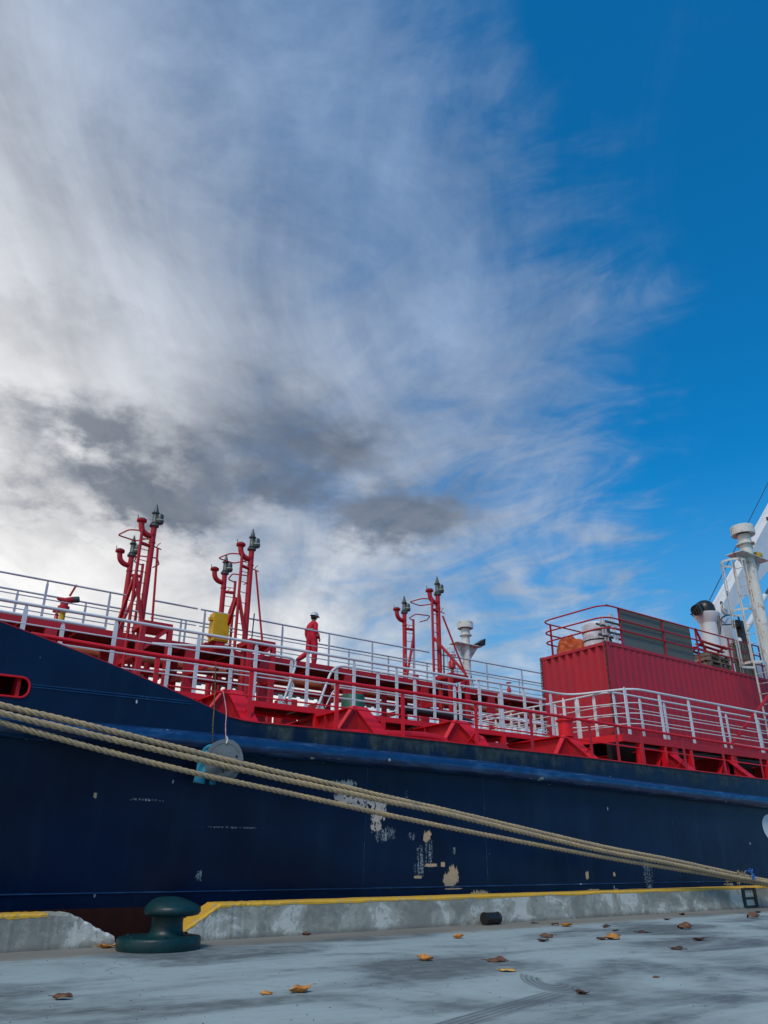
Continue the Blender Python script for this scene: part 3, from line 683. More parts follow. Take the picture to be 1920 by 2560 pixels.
# main deck
mb = MB(); xs = [x for x in XS if x > -13]
vs = []; 
for x in xs: vs += [(x, CY-plan(x)+0.06, min(3.0, sheer(x)-0.02)), (x, CY+plan(x)-0.06, min(3.0, sheer(x)-0.02))]
make('main_deck', vs, [(2*i, 2*i+2, 2*i+3, 2*i+1) for i in range(len(xs)-1)], None, 'red_dull', ship)

# ---- red rail along the deck edge
RY = 11.68
def redz(x): return interp([(2.0, 3.93), (4, 3.89), (9.4, 3.90), (13.2, 3.87), (16, 3.84), (21.3, 3.79), (60, 3.4)], x)
def redz2(x): return redz(x)-0.445
xs = [2.2+i*0.7 for i in range(40)]
er = MB().tube([(x, RY, redz(x)) for x in xs], 0.034, 8).build('edge_railing', 'red', ship, label='red tubular railing along the deck edge')
MB().tube([(x, RY, redz2(x)) for x in xs if x > 3.9], 0.015, 6).build('lower_rail', 'red', er)
for px, py in ((388, 1700), (624, 1760), (842, 1760), (1007, 1790), (1191, 1810), (1330, 1840), (1478, 1860), (1545, 1870), (1607, 1870), (1712, 1890), (1810, 1900), (1905, 1920)):
    x = onY(px, py, RY).x
    MB().bar((x, RY, sheer(x)-0.02), (x, RY, redz(x)-0.02), 0.075, 0.02, (0, 1, 0)).build('post', 'red' if px < 1300 else 'red_dull', er)
    if px in (624, 1191, 1478, 1712):
        MB().bar((x+0.03, RY+0.05, sheer(x)+0.28), (x-0.02, RY+0.36, sheer(x)+0.03), 0.05, 0.015).build('stay', 'red', er)
for x in (24.0, 26.0, 28.0): MB().bar((x, RY, sheer(x)-0.02), (x, RY, redz(x)-0.02), 0.075, 0.02, (0, 1, 0)).build('post', 'red_dull', er)

# ---- deck transverses with their end brackets
for gi, gx in enumerate((2.9, 5.65, 8.30, 10.85, 14.15, 17.85, 20.55, 23.6)):
    zt = 3.63-0.006*max(0, gx-8); zd = sheer(max(gx, 5.6))-0.005
    g = MB().box(gx-0.007, gx+0.007, 12.3, 27.6, 2.99, zt-0.006).build('deck_girder', 'red_dull', ship)
    mb = MB(); mb.box(gx-0.10, gx+0.10, 12.30, 27.6, zt-0.006, zt+0.014); mb.build('top_flange', 'red', g)
    mb = MB(); mb.prism([(gx, 12.298, zt-0.02), (gx, 11.64, zd+0.02), (gx, 11.66, zd), (gx, 12.298, zd)], (0.012, 0, 0)); mb.build('end_bracket', 'red_dull', g)
    mb = MB(); mb.prism([(gx-0.06, 12.30, zt+0.016), (gx-0.06, 11.60, zd+0.012), (gx-0.06, 11.60, zd-0.006), (gx-0.06, 12.30, zt-0.006)], (0.30, 0, 0)); mb.build('end_flange', 'red', g)
    mb = MB(); mb.prism([(gx-0.012, 12.25, zt-0.01), (gx-0.012, 12.25, zd), (gx-0.52, 12.25, zd), (gx-0.50, 12.25, zd+0.05), (gx-0.14, 12.25, zt-0.01)], (0, 0.012, 0)); mb.build('side_bracket', 'red_dull', g)
    mb = MB(); mb.bar((gx-0.13, 12.255, zt), (gx-0.56, 12.255, zd), 0.13, 0.016); mb.build('bracket_flange', 'red', g)
    for yy in (13.3, 14.5, 15.7):
        MB().box(gx-0.10, gx-0.008, yy, yy+0.012, 2.99, zt-0.01).build('stiffener', 'red_dull', g)
    MB().box(gx+0.002, gx+0.30, 12.0, 12.25, 2.995, 3.02).build('foot_plate', 'red', g)
# deck pipes that loop out beside the third bracket
pp = [onY(915, 1852, 12.0), onY(1060, 1830, 12.0), onY(1095, 1833, 12.0), onY(1130, 1870, 11.9)]
pipe = MB().tube(fillet([(pp[0].x-0.6, 12.0, 3.06), (pp[1].x, 12.0, pp[1].z-0.07), (pp[2].x+0.12, 11.98, pp[2].z-0.12), (pp[2].x+0.30, 11.95, 2.95)], 0.22, 8), 0.075, 12).build('deck_pipe', 'red', ship)
q = onY(1195, 1850, 11.95)
MB().tube(fillet([(q.x-0.05, 12.2, 2.95), (q.x-0.05, 12.0, q.z+0.02), (q.x+0.05, 11.85, q.z+0.02), (q.x+0.07, 11.84, 2.95)], 0.14, 6), 0.07, 10).build('deck_pipe', 'red', ship)
mb = MB(); q0, q1 = onY(1215, 1864, 11.9), onY(1282, 1877, 11.9); zt = onY(1262, 1857, 11.9).z
mb.prism([(q0.x, 11.9, 3.0), (q1.x, 11.9, 3.0), (q1.x-0.2, 11.9, zt), (q0.x+0.06, 11.9, zt-0.03)], (0, 0.35, 0)); mb.build('deck_hatch', 'red_dull', ship)
# capped stub standing on the fourth girder
q = onY(1416, 1810, 12.32)
st = MB().lathe([(0.17, 3.58), (0.17, 3.93), (0.215, 3.935), (0.215, 3.965), (0.001, 3.97)], (q.x, 12.36, 0), n=20).build('vent_stub', 'red', ship)

# ---- lower walkway with white railings
WZ, WN, WF = 3.80, 13.70, 14.42
wk = MB().box(1.5, 16.05, WN-0.03, WN+0.03, WZ-0.11, WZ).build('walkway', 'red', ship, label='red framed walkway with white railings behind the deck edge')
MB().box(1.5, 16.7, WF-0.03, WF+0.03, WZ-0.11, WZ).build('edge_beam', 'red_dull', wk)
def grating(parent, x0, x1, y0, y1, z, n):
    L_ = (x1-x0)/n
    for i in range(n):
        mb = MB(); a_ = x0+i*L_+0.02; e_ = x0+(i+1)*L_-0.02; kk = max(4, int((e_-a_)/0.09))
        mb.box(a_, e_, y0, y0+0.012, z-0.03, z); mb.box(a_, e_, y1-0.012, y1, z-0.03, z)
        for j in range(kk+1):
            xx = a_+(e_-a_)*j/kk; mb.box(xx-0.004, xx+0.004, y0+0.012, y1-0.012, z-0.028, z-0.001)
        mb.box(a_, e_, y0+0.013, y1-0.013, z-0.012, z-0.006)
        mb.build('grating_panel', 'grating', parent)
grating(wk, 1.5, 16.0, WN+0.032, WF-0.032, WZ-0.02, 9)
for x in (2.4, 3.9, 5.1, 6.75, 8.25, 9.9, 11.75, 13.5, 15.2):
    MB().box(x-0.06, x+0.06, WN-0.05, WN+0.05, 2.99, WZ-0.112).build('support_leg', 'red', wk)
    MB().box(x-0.04, x+0.04, WN+0.05, WF-0.031, WZ-0.20, WZ-0.112).build('cross_beam', 'red_dull', wk)
def flat_post(x, y, z0, z1, ax, m_, parent, w=0.075):
    # flat bar whose top is cut to a point against the rail
    A = Vector(ax).normalized()*(w/2); Bn = Vector((-A.y, A.x, 0)).normalized()*0.009
    b_ = Vector((x, y, 0)); pts = [b_-A+Vector((0, 0, z0)), b_+A+Vector((0, 0, z0)), b_+A+Vector((0, 0, z1-0.09)), b_+A*0.25+Vector((0, 0, z1)), b_-A*0.55+Vector((0, 0, z1)), b_-A+Vector((0, 0, z1-0.09))]
    return MB().prism([p_-Bn for p_ in pts], Bn*2).build('post', m_, parent)
def railing(path, ztop, drops, r_top, r_low, posts, m_, parent, zbase, axis=(1, 0, 0), name='railing', fr=0.25, label=None, pw=0.075):
    P3_ = [Vector((p_[0], p_[1], ztop)) for p_ in path]
    o = MB().tube(fillet(P3_, fr), r_top, 8).build(name, m_, parent)
    if label: o['label'] = label
    for d in drops:
        P4 = [Vector((p_[0], p_[1], ztop-d)) for p_ in path]
        MB().tube(fillet(P4, fr), r_low, 6).build('rail', m_, o)
    for p_ in posts:
        ax_ = p_[2] if len(p_) > 2 else axis
        flat_post(p_[0], p_[1]+0.0, zbase, ztop-0.01, ax_, m_, o, pw)
    return o
def px2x(l, Y): return [onY(p_, 1700, Y).x for p_ in l]
DR = (0.34, 0.60, 0.86)
posts = [(onY(px, py, WN).x, WN) for px, py in ((58, 1560), (285, 1600), (492, 1650), (640, 1640), (768, 1690), (885, 1700), (992, 1720), (1086, 1740))]
railing([(1.3, WN), (onY(1188, 1700, WN).x, WN)], 4.94, DR, 0.030, 0.0135, posts, 'white', ship, WZ-0.08, name='walkway_railing')
xa = onY(1192, 1700, WN).x
# near railing goes on, swings outboard and runs along the container
R1 = [(xa, WN), (16.05, WN), (16.62, 12.12), (26.5, 12.12)]
posts = [(onY(px, 1760, WN).x, WN) for px in (1200, 1255, 1312, 1378)]
pr_ = railing(R1, 4.96, DR, 0.030, 0.0135, [], 'white', ship, WZ-0.08, fr=0.45, name='walkway_railing')
for (x, y) in posts: flat_post(x, y, WZ-0.08, 4.95, (1, 0, 0), 'white', pr_, 0.085)
for px, py in ((1410, 1770), (1445, 1770)):
    q = onX(px, py, 16.15 if px < 1420 else 16.33); flat_post(q.x, q.y, WZ-0.05, 4.95, (0.6, -0.8, 0), 'white', pr_)
for px in (1567, 1652, 1723, 1797, 1885):
    x = onY(px, 1770, 12.12).x; flat_post(x, 12.12, 3.74, 4.95, (1, 0, 0), 'white', pr_, 0.10)
# inboard side of the same walkway
xg = onY(1140, 1711, WF).x
posts = [(onY(px, 1730, WF).x, WF) for px in (128, 262, 585, 688, 945, 1037, 1135)]
railing([(1.3, WF), (3.98, WF)], 4.94, DR, 0.030, 0.0135, [p_ for p_ in posts if p_[0] < 4.0], 'white', ship, WZ-0.08, name='walkway_railing')
# gate hoops: rails that curl down at the gaps
def hoop(x0, x1, y, zt, endx, parent=None, low=0.42):
    o = MB().tube(fillet([(x0, y, zt), (endx, y, zt), (endx+(0.22 if endx > x0 else -0.22)*-1, y, zt-0.95)], 0.28, 7), 0.027, 8).build('walkway_railing', 'white', ship)
    MB().tube(fillet([(x0, y, zt-low), (endx-0.02*(1 if endx > x0 else -1), y, zt-low), (endx+(0.16 if endx > x0 else -0.16)*-1, y, zt-0.95)], 0.2, 6), 0.015, 6).build('rail', 'white', o)
    return o
h1 = onY(650, 1622, WF); h2 = onY(745, 1640, WF)
o = MB().tube(fillet([(onY(400, 1640, WF).x, WF+0.55, 4.94), (onY(575, 1622, WF).x, WF+0.1, 4.98), (onY(630, 1625, WF).x, WF, 4.96), (h2.x, WF, 4.95), (h2.x-0.30, WF, 4.0)], 0.22, 6), 0.028, 8).build('walkway_railing', 'white', ship)
MB().tube(fillet([(onY(400, 1690, WF).x, WF+0.55, 4.42), (onY(575, 1680, WF).x, WF+0.1, 4.46), (h2.x-0.02, WF, 4.45), (h2.x-0.16, WF, 4.0)], 0.2, 6), 0.014, 6).build('rail', 'white', o)
for px in (432, 578, 635, 727): flat_post(onY(px, 1700, WF).x, WF+(0.35 if px < 500 else 0.06 if px < 600 else 0), WZ-0.08, 4.93, (1, 0, 0), 'white', o)
MB().prism([(h2.x-0.42, WF, 3.76), (h2.x-0.12, WF, 3.76), (h2.x-0.32, WF, 4.12), (h2.x-0.42, WF, 4.15)], (0, 0.02, 0)).build('gusset_plate', 'white', o)
h3 = onY(845, 1662, WF)
o = MB().tube(fillet([(h3.x-0.48, WF, 4.0), (h3.x-0.12, WF, 4.96), (xg, WF, 4.95)], 0.32, 8), 0.029, 8).build('walkway_railing', 'white', ship)
MB().tube(fillet([(h3.x-0.30, WF, 4.0), (h3.x-0.06, WF, 4.47), (xg, WF, 4.46)], 0.2, 6), 0.014, 6).build('rail', 'white', o)
for d in (0.72,): MB().tube([(h3.x, WF, 4.95-d), (xg, WF, 4.95-d)], 0.013, 6).build('rail', 'white', o)
for px in (840, 945, 1037, 1136): flat_post(onY(px, 1720, WF).x, WF, WZ-0.08, 4.94, (1, 0, 0), 'white' if px != 840 else 'white_rusty', o, 0.085)
MB().prism([(h3.x-0.50, WF, 3.76), (h3.x-0.20, WF, 3.76), (h3.x-0.42, WF, 4.12), (h3.x-0.50, WF, 4.12)], (0, 0.02, 0)).build('gusset_plate', 'white', o)
xe = onY(1363, 1749, WF).x
o = railing([(xg+0.12, WF), (xe, WF)], 4.95, DR, 0.030, 0.0135, [], 'white', ship, WZ-0.08, name='walkway_railing')
for px in (1150, 1248, 1310, 1350): flat_post(onY(px, 1740, WF).x, WF, WZ-0.08, 4.94, (1, 0, 0), 'white', o, 0.085)
# cross walkway inboard, ahead of the container, and the inner railing around it
o = railing([(xe+0.45, WF+4.6), (xe+0.45, 12.62), (27.0, 12.62)], 4.92, DR, 0.027, 0.0125, [], 'white', ship, WZ-0.08, fr=0.35, name='walkway_railing')
for px in (1540, 1604, 1664, 1815, 1893): flat_post(onY(px, 1790, 12.62).x, 12.62, 3.74, 4.91, (1, 0, 0), 'white', o, 0.085)
for yy in (13.15, 13.75, 14.5, 15.3, 16.2, 17.2): flat_post(xe+0.45, yy, WZ-0.08, 4.91, (0, 1, 0), 'white', o, 0.085)
o = railing([(xe-0.45, WF+0.05), (xe-0.45, WF+4.6)], 4.60, (0.3, 0.55), 0.024, 0.0125, [(xe-0.45, WF+q_, (0, 1, 0)) for q_ in (0.6, 1.5, 2.5, 3.6)], 'white', ship, WZ-0.08, name='walkway_railing')
o = railing([(onY(1150, 1790, 16.6).x, 16.6), (onY(1330, 1790, 16.6).x, 16.6)], 4.62, (0.25, 0.48), 0.024, 0.0125, [(onY(px, 1790, 16.6).x, 16.6) for px in (1165, 1240, 1292)], 'white', ship, WZ, name='walkway_railing')
# platform round the container
pf = MB().box(15.95, 30.0, 12.06, 12.12, 3.60, 3.78).build('container_platform', 'red_dull', ship)
MB().prism([(15.95, 12.125, 3.60), (15.95, 12.125, 3.77), (15.6, 13.66, 3.77), (15.6, 13.66, 3.62)], (0.05, 0, 0)).build('edge_beam', 'red', pf)
grating(pf, 16.0, 30.0, 12.13, 13.02, 3.76, 9)
for x in (16.6, 17.6, 18.7, 20.6, 22.4, 24.3): MB().box(x-0.05, x+0.05, 12.07, 12.20, sheer(x), 3.598).build('support_leg', 'red', pf)
for x in (18.05, 20.75, 23.8): MB().bar((x, 12.16, 3.0), (x, 12.16, 3.76), 0.26, 0.10, (0, 1, 0)).build('support_leg', 'red', pf)
MB().box(16.9, 29.8, 13.2, 13.35, 3.02, 3.86).build('container_bearer', 'black', pf)
MB().box(16.9, 29.8, 15.2, 15.4, 3.02, 3.86).build('container_bearer', 'black', pf)

# ---- catwalk amidships
CZ, CN, CF = 6.33, 19.60, 20.85
cw = MB().box(0.5, 30.0, CN-0.04, CN+0.04, CZ-0.17, CZ).build('catwalk', 'red_dull', ship, label='raised red catwalk along the middle of the deck')
MB().box(0.5, 30.0, CF-0.04, CF+0.04, CZ-0.17, CZ).build('edge_beam', 'red_dull', cw)
grating(cw, 0.6, 24.0, CN+0.045, CF-0.045, CZ-0.02, 17)
for i in range(18):
    x = 0.6+i*23.4/17; MB().box(x-0.03, x+0.03, CN+0.041, CF-0.041, CZ-0.16, CZ-0.052).build('cross_beam', 'red_dull', cw)
for i, px in enumerate((100, 285, 466, 655, 870, 1060, 1225)):
    x = onY(px, 1720, CN).x
    for yy in (CN, CF): MB().box(x-0.14, x+0.14, yy-0.07, yy+0.07, 2.99, CZ-0.172).build('support_leg', 'red_dull', cw)
    MB().box(x-0.05, x+0.05, 18.4, 22.4, 5.45, 5.58).build('pipe_bearer', 'red_dull', cw)
def cat_rail(y, z_t, x0, x1, pxs, m_='grey_rail'):
    o = MB().tube([(x0, y, z_t), (x1, y, z_t)], 0.026, 8).build('catwalk_railing', m_, ship)
    MB().tube([(x0, y, z_t-0.48), (x1, y, z_t-0.48)], 0.016, 6).build('rail', m_, o)
    for x in pxs: flat_post(x, y, CZ-0.1, z_t-0.01, (1, 0, 0), m_, o, 0.06)
    return o
gaps = [(0.5, onY(324, 1492, CN).x), (onY(382, 1500, CN).x, onY(494, 1524, CN).x), (onY(502, 1526, CN).x, onY(588, 1540, CN).x), (onY(622, 1548, CN).x, onY(1073, 1629, CN).x), (onY(1102, 1634, CN).x, 24.0)]
pxp = [onY(p_, 1600, CN).x for p_ in (92, 258, 490, 506, 705, 823, 931, 1035, 1213, 1298)]
for a_, e_ in gaps: cat_rail(CN, 7.34, a_, e_, [x for x in pxp if a_-0.02 <= x <= e_+0.02])
cat_rail(CF, 7.34, 0.5, 24, [onY(p_, 1600, CF).x for p_ in (20, 200, 448, 460, 655, 873, 971, 1066, 1140, 1290)])
for dz_ in (0.10, 0.18): MB().tube([(0.5, CF+0.5, CZ+dz_), (24, CF+0.5, CZ+dz_)], 0.012, 5).build('cable_conduit', 'grey_rail', ship)
# pipes and the far railing seen beneath the catwalk
def fz(px, py, Y): return onY(px, py, Y).z
for Y, px, py, r_, m_ in ((22.0, 830, 1722, 0.13, 'pipe_brown'), (22.0, 830, 1708, 0.05, 'red_dull'), (21.4, 900, 1752, 0.09, 'red_dull'), (17.3, 700, 1780, 0.10, 'red_dull'), (16.6, 700, 1788, 0.07, 'red')):
    z = fz(px, py, Y); MB().tube([(0.5, Y, z), (25, Y, z)], r_, 10).build('cargo_pipe', m_, ship)
z = fz(850, 1754, 24.0); cp = MB().tube([(0.5, 24, z), (26, 24, z)], 0.035, 6).build('cargo_pipe', 'steel', ship)
for i in range(70): MB().box(0.8+i*0.36, 0.98+i*0.36, 23.96, 24.04, z-0.075, z+0.02).build('pipe_clamp', 'steel', cp)
for px, Y in ((520, 22), (545, 22), (1130, 22.2), (1040, 18.2), (960, 20.4), (360, 21.5)):
    x = onY(px, 1720, Y).x; MB().tube([(x, Y, 3.0), (x, Y, 6.1)], 0.09, 10).build('riser_pipe', 'red_dull', ship)
for px, py in ((870, 1752),):
    q = onY(px, py, 16.4); MB().lathe([(0.30, 3.0), (0.30, q.z+0.1), (0.26, q.z+0.16), (0.001, q.z+0.2)], (q.x+0.15, 16.4, 0), n=18).build('green_drum', 'deck_green', ship)
q = onY(1090, 1785, 16.2); MB().tube([(q.x-1.1, 16.2, q.z), (q.x+0.3, 16.2, q.z), (q.x+1.3, 16.3, q.z-0.1)], 0.11, 10).build('hose', 'black', ship)
for px, py, w_ in ((610, 1764, 0.5), (1120, 1790, 0.8), (700, 1748, 0.4)):
    q = onY(px, py, 17.6); MB().box(q.x, q.x+w_, 17.4, 17.9, 3.0, q.z).build('valve_block', 'red_dull', ship)

# ---- vent masts: two risers each, one either side of the catwalk
def riser(x, y, zb, zt, parent_name, brace, far=False):
    r0 = 0.078; L_ = 1 if far else -1                      # ladder to the right on the far riser, to the left on the near one
    ms = MB().tube([(x, y, zb), (x, y, zt)], r0, 14).build(parent_name, 'mast_red', ship)
    MB().lathe([(r0+0.003, 0), (r0+0.014, 0), (r0+0.014, 0.03), (r0+0.003, 0.03)], (x, y, zt-0.50), n=14).build('collar', 'mast_red', ms)
    MB().lathe([(0.08, -0.03), (0.125, -0.03), (0.125, 0.025), (0.08, 0.025)], (x, y, zt), n=14).build('flange', 'steel', ms)
    gz = zt-0.30; gp = [(x-0.03, y, gz-0.02), (x-0.20, y, gz), (x-0.31, y, gz+0.10), (x-0.34, y, gz+0.22), (x-0.345, y, gz+0.32)]
    gn = MB().tube(fillet(gp, 0.14, 4), 0.076, 12).build('gooseneck', 'mast_red', ms)
    MB().lathe([(0.08, -0.02), (0.125, 0.0), (0.135, 0.01), (0.135, 0.06)], (x-0.345, y, gz+0.32), n=10, sm=False).build('valve_flange', 'mast_red', gn)
    MB().lathe([(0.136, 0.061), (0.12, 0.08), (0.08, 0.105), (0.001, 0.115)], (x-0.345, y, gz+0.32), n=10, sm=False).build('valve_cap', 'steel', gn)
    MB().tube([(x-0.45, y, gz+0.39), (x-0.455, y, gz+0.45), (x-0.47, y, gz+0.50)], 0.011, 5).build('lever', 'steel', gn)
    hv = MB().lathe([(0.085, 0.026), (0.10, 0.07), (0.075, 0.10), (0.068, 0.34), (0.105, 0.35), (0.105, 0.375), (0.070, 0.385), (0.062, 0.45), (0.026, 0.58), (0.018, 0.62), (0.001, 0.64)], (x, y, zt), n=12).build('pressure_valve', 'steel', ms)
    MB().lathe([(0.08, 0.0), (0.105, 0.03), (0.105, 0.08), (0.09, 0.09), (0.09, 0.24), (0.075, 0.27), (0.001, 0.28)], (x+0.115, y-0.05, zt+0.06), n=12).build('actuator', 'steel', hv)
    MB().lathe([(0.05, -0.015), (0.110, 0.0), (0.110, 0.016), (0.05, 0.02)], (x+0.115, y-0.05, zt+0.15), n=12).build('band', 'pale_line', hv)
    sx = x+0.33*L_; ly = y-0.10
    ld = MB().tube([(sx, ly, zb), (sx, ly, zt-0.22)], 0.042, 10).build('ladder_stile', 'mast_red', ms)
    nz = int((zt-0.5-zb)/0.30)
    for i in range(nz):
        z = zt-0.45-i*0.30; MB().tube([(sx, ly+0.02, z), (x+0.05*L_, y-0.05, z)], 0.011, 5).build('rung', 'mast_red', ld)
    MB().tube([(sx, ly, zt-0.60), (x, y, zt-0.60)], 0.05, 8).build('tie', 'mast_red', ms)
    # guard hoop round the head of the ladder, open towards the catwalk
    g0 = 0.42*(1 if not far else -1)
    hp2 = [(sx-0.02, ly, zt-0.26), (sx-0.30, ly+g0*0.3, zt-0.26), (sx-0.42, ly+g0*1.6, zt-0.26), (sx+0.12, ly+g0*1.9, zt-0.26), (sx+0.36, ly+g0*0.8, zt-0.26), (sx+0.30, ly, zt-0.26)]
    MB().tube(fillet(hp2, 0.10, 3), 0.021, 6).build('guard_hoop', 'mast_red', ms)
    MB().tube([(x+0.07, y, zt-0.58), (x+0.27, y, zt-0.62)], 0.018, 6).build('peg', 'mast_red', ms)
    MB().tube([(x+0.14, y, zt-0.59), (x+0.16, y, zt-0.52), (x+0.23, y, zt-0.44)], 0.012, 5).build('hook', 'mast_red', ms)
    if far:
        MB().bar((sx, ly, zt-0.85), (x-0.30, y-0.35, CZ-0.1), 0.065, 0.065).build('brace', 'mast_red', ms)
    elif brace == 'left':
        MB().bar((sx, ly, zt-1.45), (x-0.02, y-0.12, CZ), 0.075, 0.075).build('brace', 'mast_red', ms)
        MB().bar((sx, ly+0.1, zt-1.5), (sx-0.12, y+0.55, CZ-0.1), 0.075, 0.075).build('brace', 'mast_red', ms)
    else:
        MB().bar((sx+0.02, ly, zt-1.55), (x+0.50, y-0.70, CZ), 0.075, 0.075).build('brace', 'mast_red', ms)
    return ms
def stencil(txt, size, origin, xdir, zdir, parent):
    cu = bpy.data.curves.new('stencil', 'FONT'); cu.body = txt; cu.size = size; cu.align_x = 'LEFT'
    ob = bpy.data.objects.new('stencil', cu); COL.objects.link(ob)
    me = bpy.data.meshes.new_from_object(ob.evaluated_get(bpy.context.evaluated_depsgraph_get())); bpy.data.objects.remove(ob)
    xd, zd = Vector(xdir), Vector(zdir)
    vs = [Vector(origin)+xd*v.co.x+zd*v.co.y for v in me.vertices]
    make('stencil_lettering', vs, [tuple(p_.vertices) for p_ in me.polygons], None, 'pale_line', parent)
MX = [(6.02, 6.24), (8.90, 9.17), (15.80, 16.20)]
for i, (xn, xf) in enumerate(MX):
    br_ = 'left' if i < 2 else 'right'
    ms = riser(xn, 18.7, 3.0, 9.08, 'vent_mast', br_)
    mf = riser(xf, 21.05, 3.0, (9.02, 9.10, 9.10)[i], 'vent_mast', 'left', True)
    for tx, dy, z0 in (('PRESS', 0.0, 7.30), ('VAC', 0.055, 7.30)):
        stencil(tx+' BAR', 0.055, (xf-0.012+dy, 21.05-0.0815, z0), (0, 0, 1), (-1, 0, 0), mf)
    stx = [(0.16, 8.45, 0.20, 6.3), (0.16, 8.45, 0.42, 6.3), (0.16, 8.35, 0.95, 6.3)][i]
    MB().tube([(xn+stx[0], 18.66, stx[1]), (xn+stx[2], 18.45, stx[3])], 0.032, 6).build('stay_pipe', 'mast_red', ms)
    # box foot and outer legs in front of the catwalk
    ft = MB().box(xn-0.18, xn+0.58, 18.0, 18.80, 6.17, 6.30).build('mast_foot', 'red_dull', ms)
    for dx in (-0.16, 0.52): MB().box(xn+dx-0.06, xn+dx+0.06, 17.95, 18.07, 3.0, 6.148).build('foot_leg', 'red_dull', ms)
    MB().bar((xn-0.1, 18.0, 5.6), (xn+0.45, 18.0, 6.15), 0.10, 0.08).build('foot_brace', 'red_dull', ms)
    if i: MB().tube([(xn+0.25, 18.8, 6.3), (xn+0.28, 18.8, 7.25)], 0.018, 5).build('rod', 'black', ms)

# ---- fire monitors, hydrants, cabinet on the catwalk
def monitor(px, py, Y):
    q = onY(px, py, Y); z0 = CZ
    o = MB().tube([(q.x, Y, z0), (q.x, Y, q.z)], 0.075, 10).build('fire_monitor', 'yellow', ship, label='red fire monitor on a yellow standpipe above the catwalk')
    MB().lathe([(0.09, 0), (0.15, 0.02), (0.15, 0.14), (0.10, 0.17), (0.10, 0.24), (0.001, 0.26)], (q.x, Y, q.z), n=14).build('swivel', 'mast_red', o)
    b_ = MB().tube([(q.x-0.20, Y, q.z+0.34), (q.x, Y, q.z+0.28), (q.x+0.18, Y, q.z+0.36)], 0.085, 10, rs=[0.03, 0.10, 0.085]).build('barrel', 'mast_red', o)
    MB().tube([(q.x+0.18, Y, q.z+0.36), (q.x+0.34, Y, q.z+0.40)], 0.085, 10).build('nozzle', 'steel', b_)
    MB().tube([(q.x+0.10, Y, q.z+0.45), (q.x+0.22, Y, q.z+0.78)], 0.028, 6).build('handle', 'mast_red', b_)
monitor(157, 1530, 20.2); monitor(1387, 1730, 20.2)
def hydrant(px, py, Y, s_=1.0):
    q = onY(px, py, Y)
    o = MB().lathe([(0.10*s_, 0), (0.10*s_, 0.18*s_), (0.06*s_, 0.22*s_), (0.05*s_, 0.36*s_), (0.001, 0.37*s_)], (q.x, Y, q.z-0.2), n=12).build('hydrant_valve', 'mast_red', ship)
    ring = [(q.x+0.12*s_*math.cos(a_*math.pi/6), Y+0.12*s_*math.sin(a_*math.pi/6), q.z+0.2*s_) for a_ in range(12)]
    w_ = MB().tube(ring, 0.014, 5, closed=True).build('handwheel', 'mast_red', o)
    MB().bar((q.x-0.12*s_, Y, q.z+0.2*s_), (q.x+0.12*s_, Y, q.z+0.2*s_), 0.02, 0.02).build('spoke', 'mast_red', w_)
    MB().tube([(q.x, Y, CZ-0.1), (q.x, Y, q.z-0.19)], 0.06, 8).build('standpipe', 'mast_red', o)
hydrant(140, 1546, 20.5, 0.9); hydrant(1130, 1657, 20.4, 1.3); hydrant(1272, 1718, 20.4, 0.8)
q = onY(515, 1606, 19.25); x0 = q.x+0.06
cab = MB().box(x0, x0+0.46, 18.98, 19.30, 6.36, 7.14).build('fire_cabinet', 'yellow', ship, label='yellow equipment cabinet mounted on the catwalk')
MB().box(x0+0.03, x0+0.43, 18.965, 18.978, 6.40, 7.10).build('cabinet_door', 'yellow', cab)
for z in (6.46, 6.92): MB().box(x0-0.10, x0-0.002, 19.05, 19.16, z, z+0.09).build('bracket', 'yellow', cab)
MB().box(x0+0.12, x0+0.34, 19.0, 19.2, 6.15, 6.358).build('foot', 'red_dull', cab)
MB().bar((x0-0.12, 19.3, 6.30), (x0+0.7, 19.3, 6.30), 0.3, 0.04).build('shelf', 'red_dull', cab)

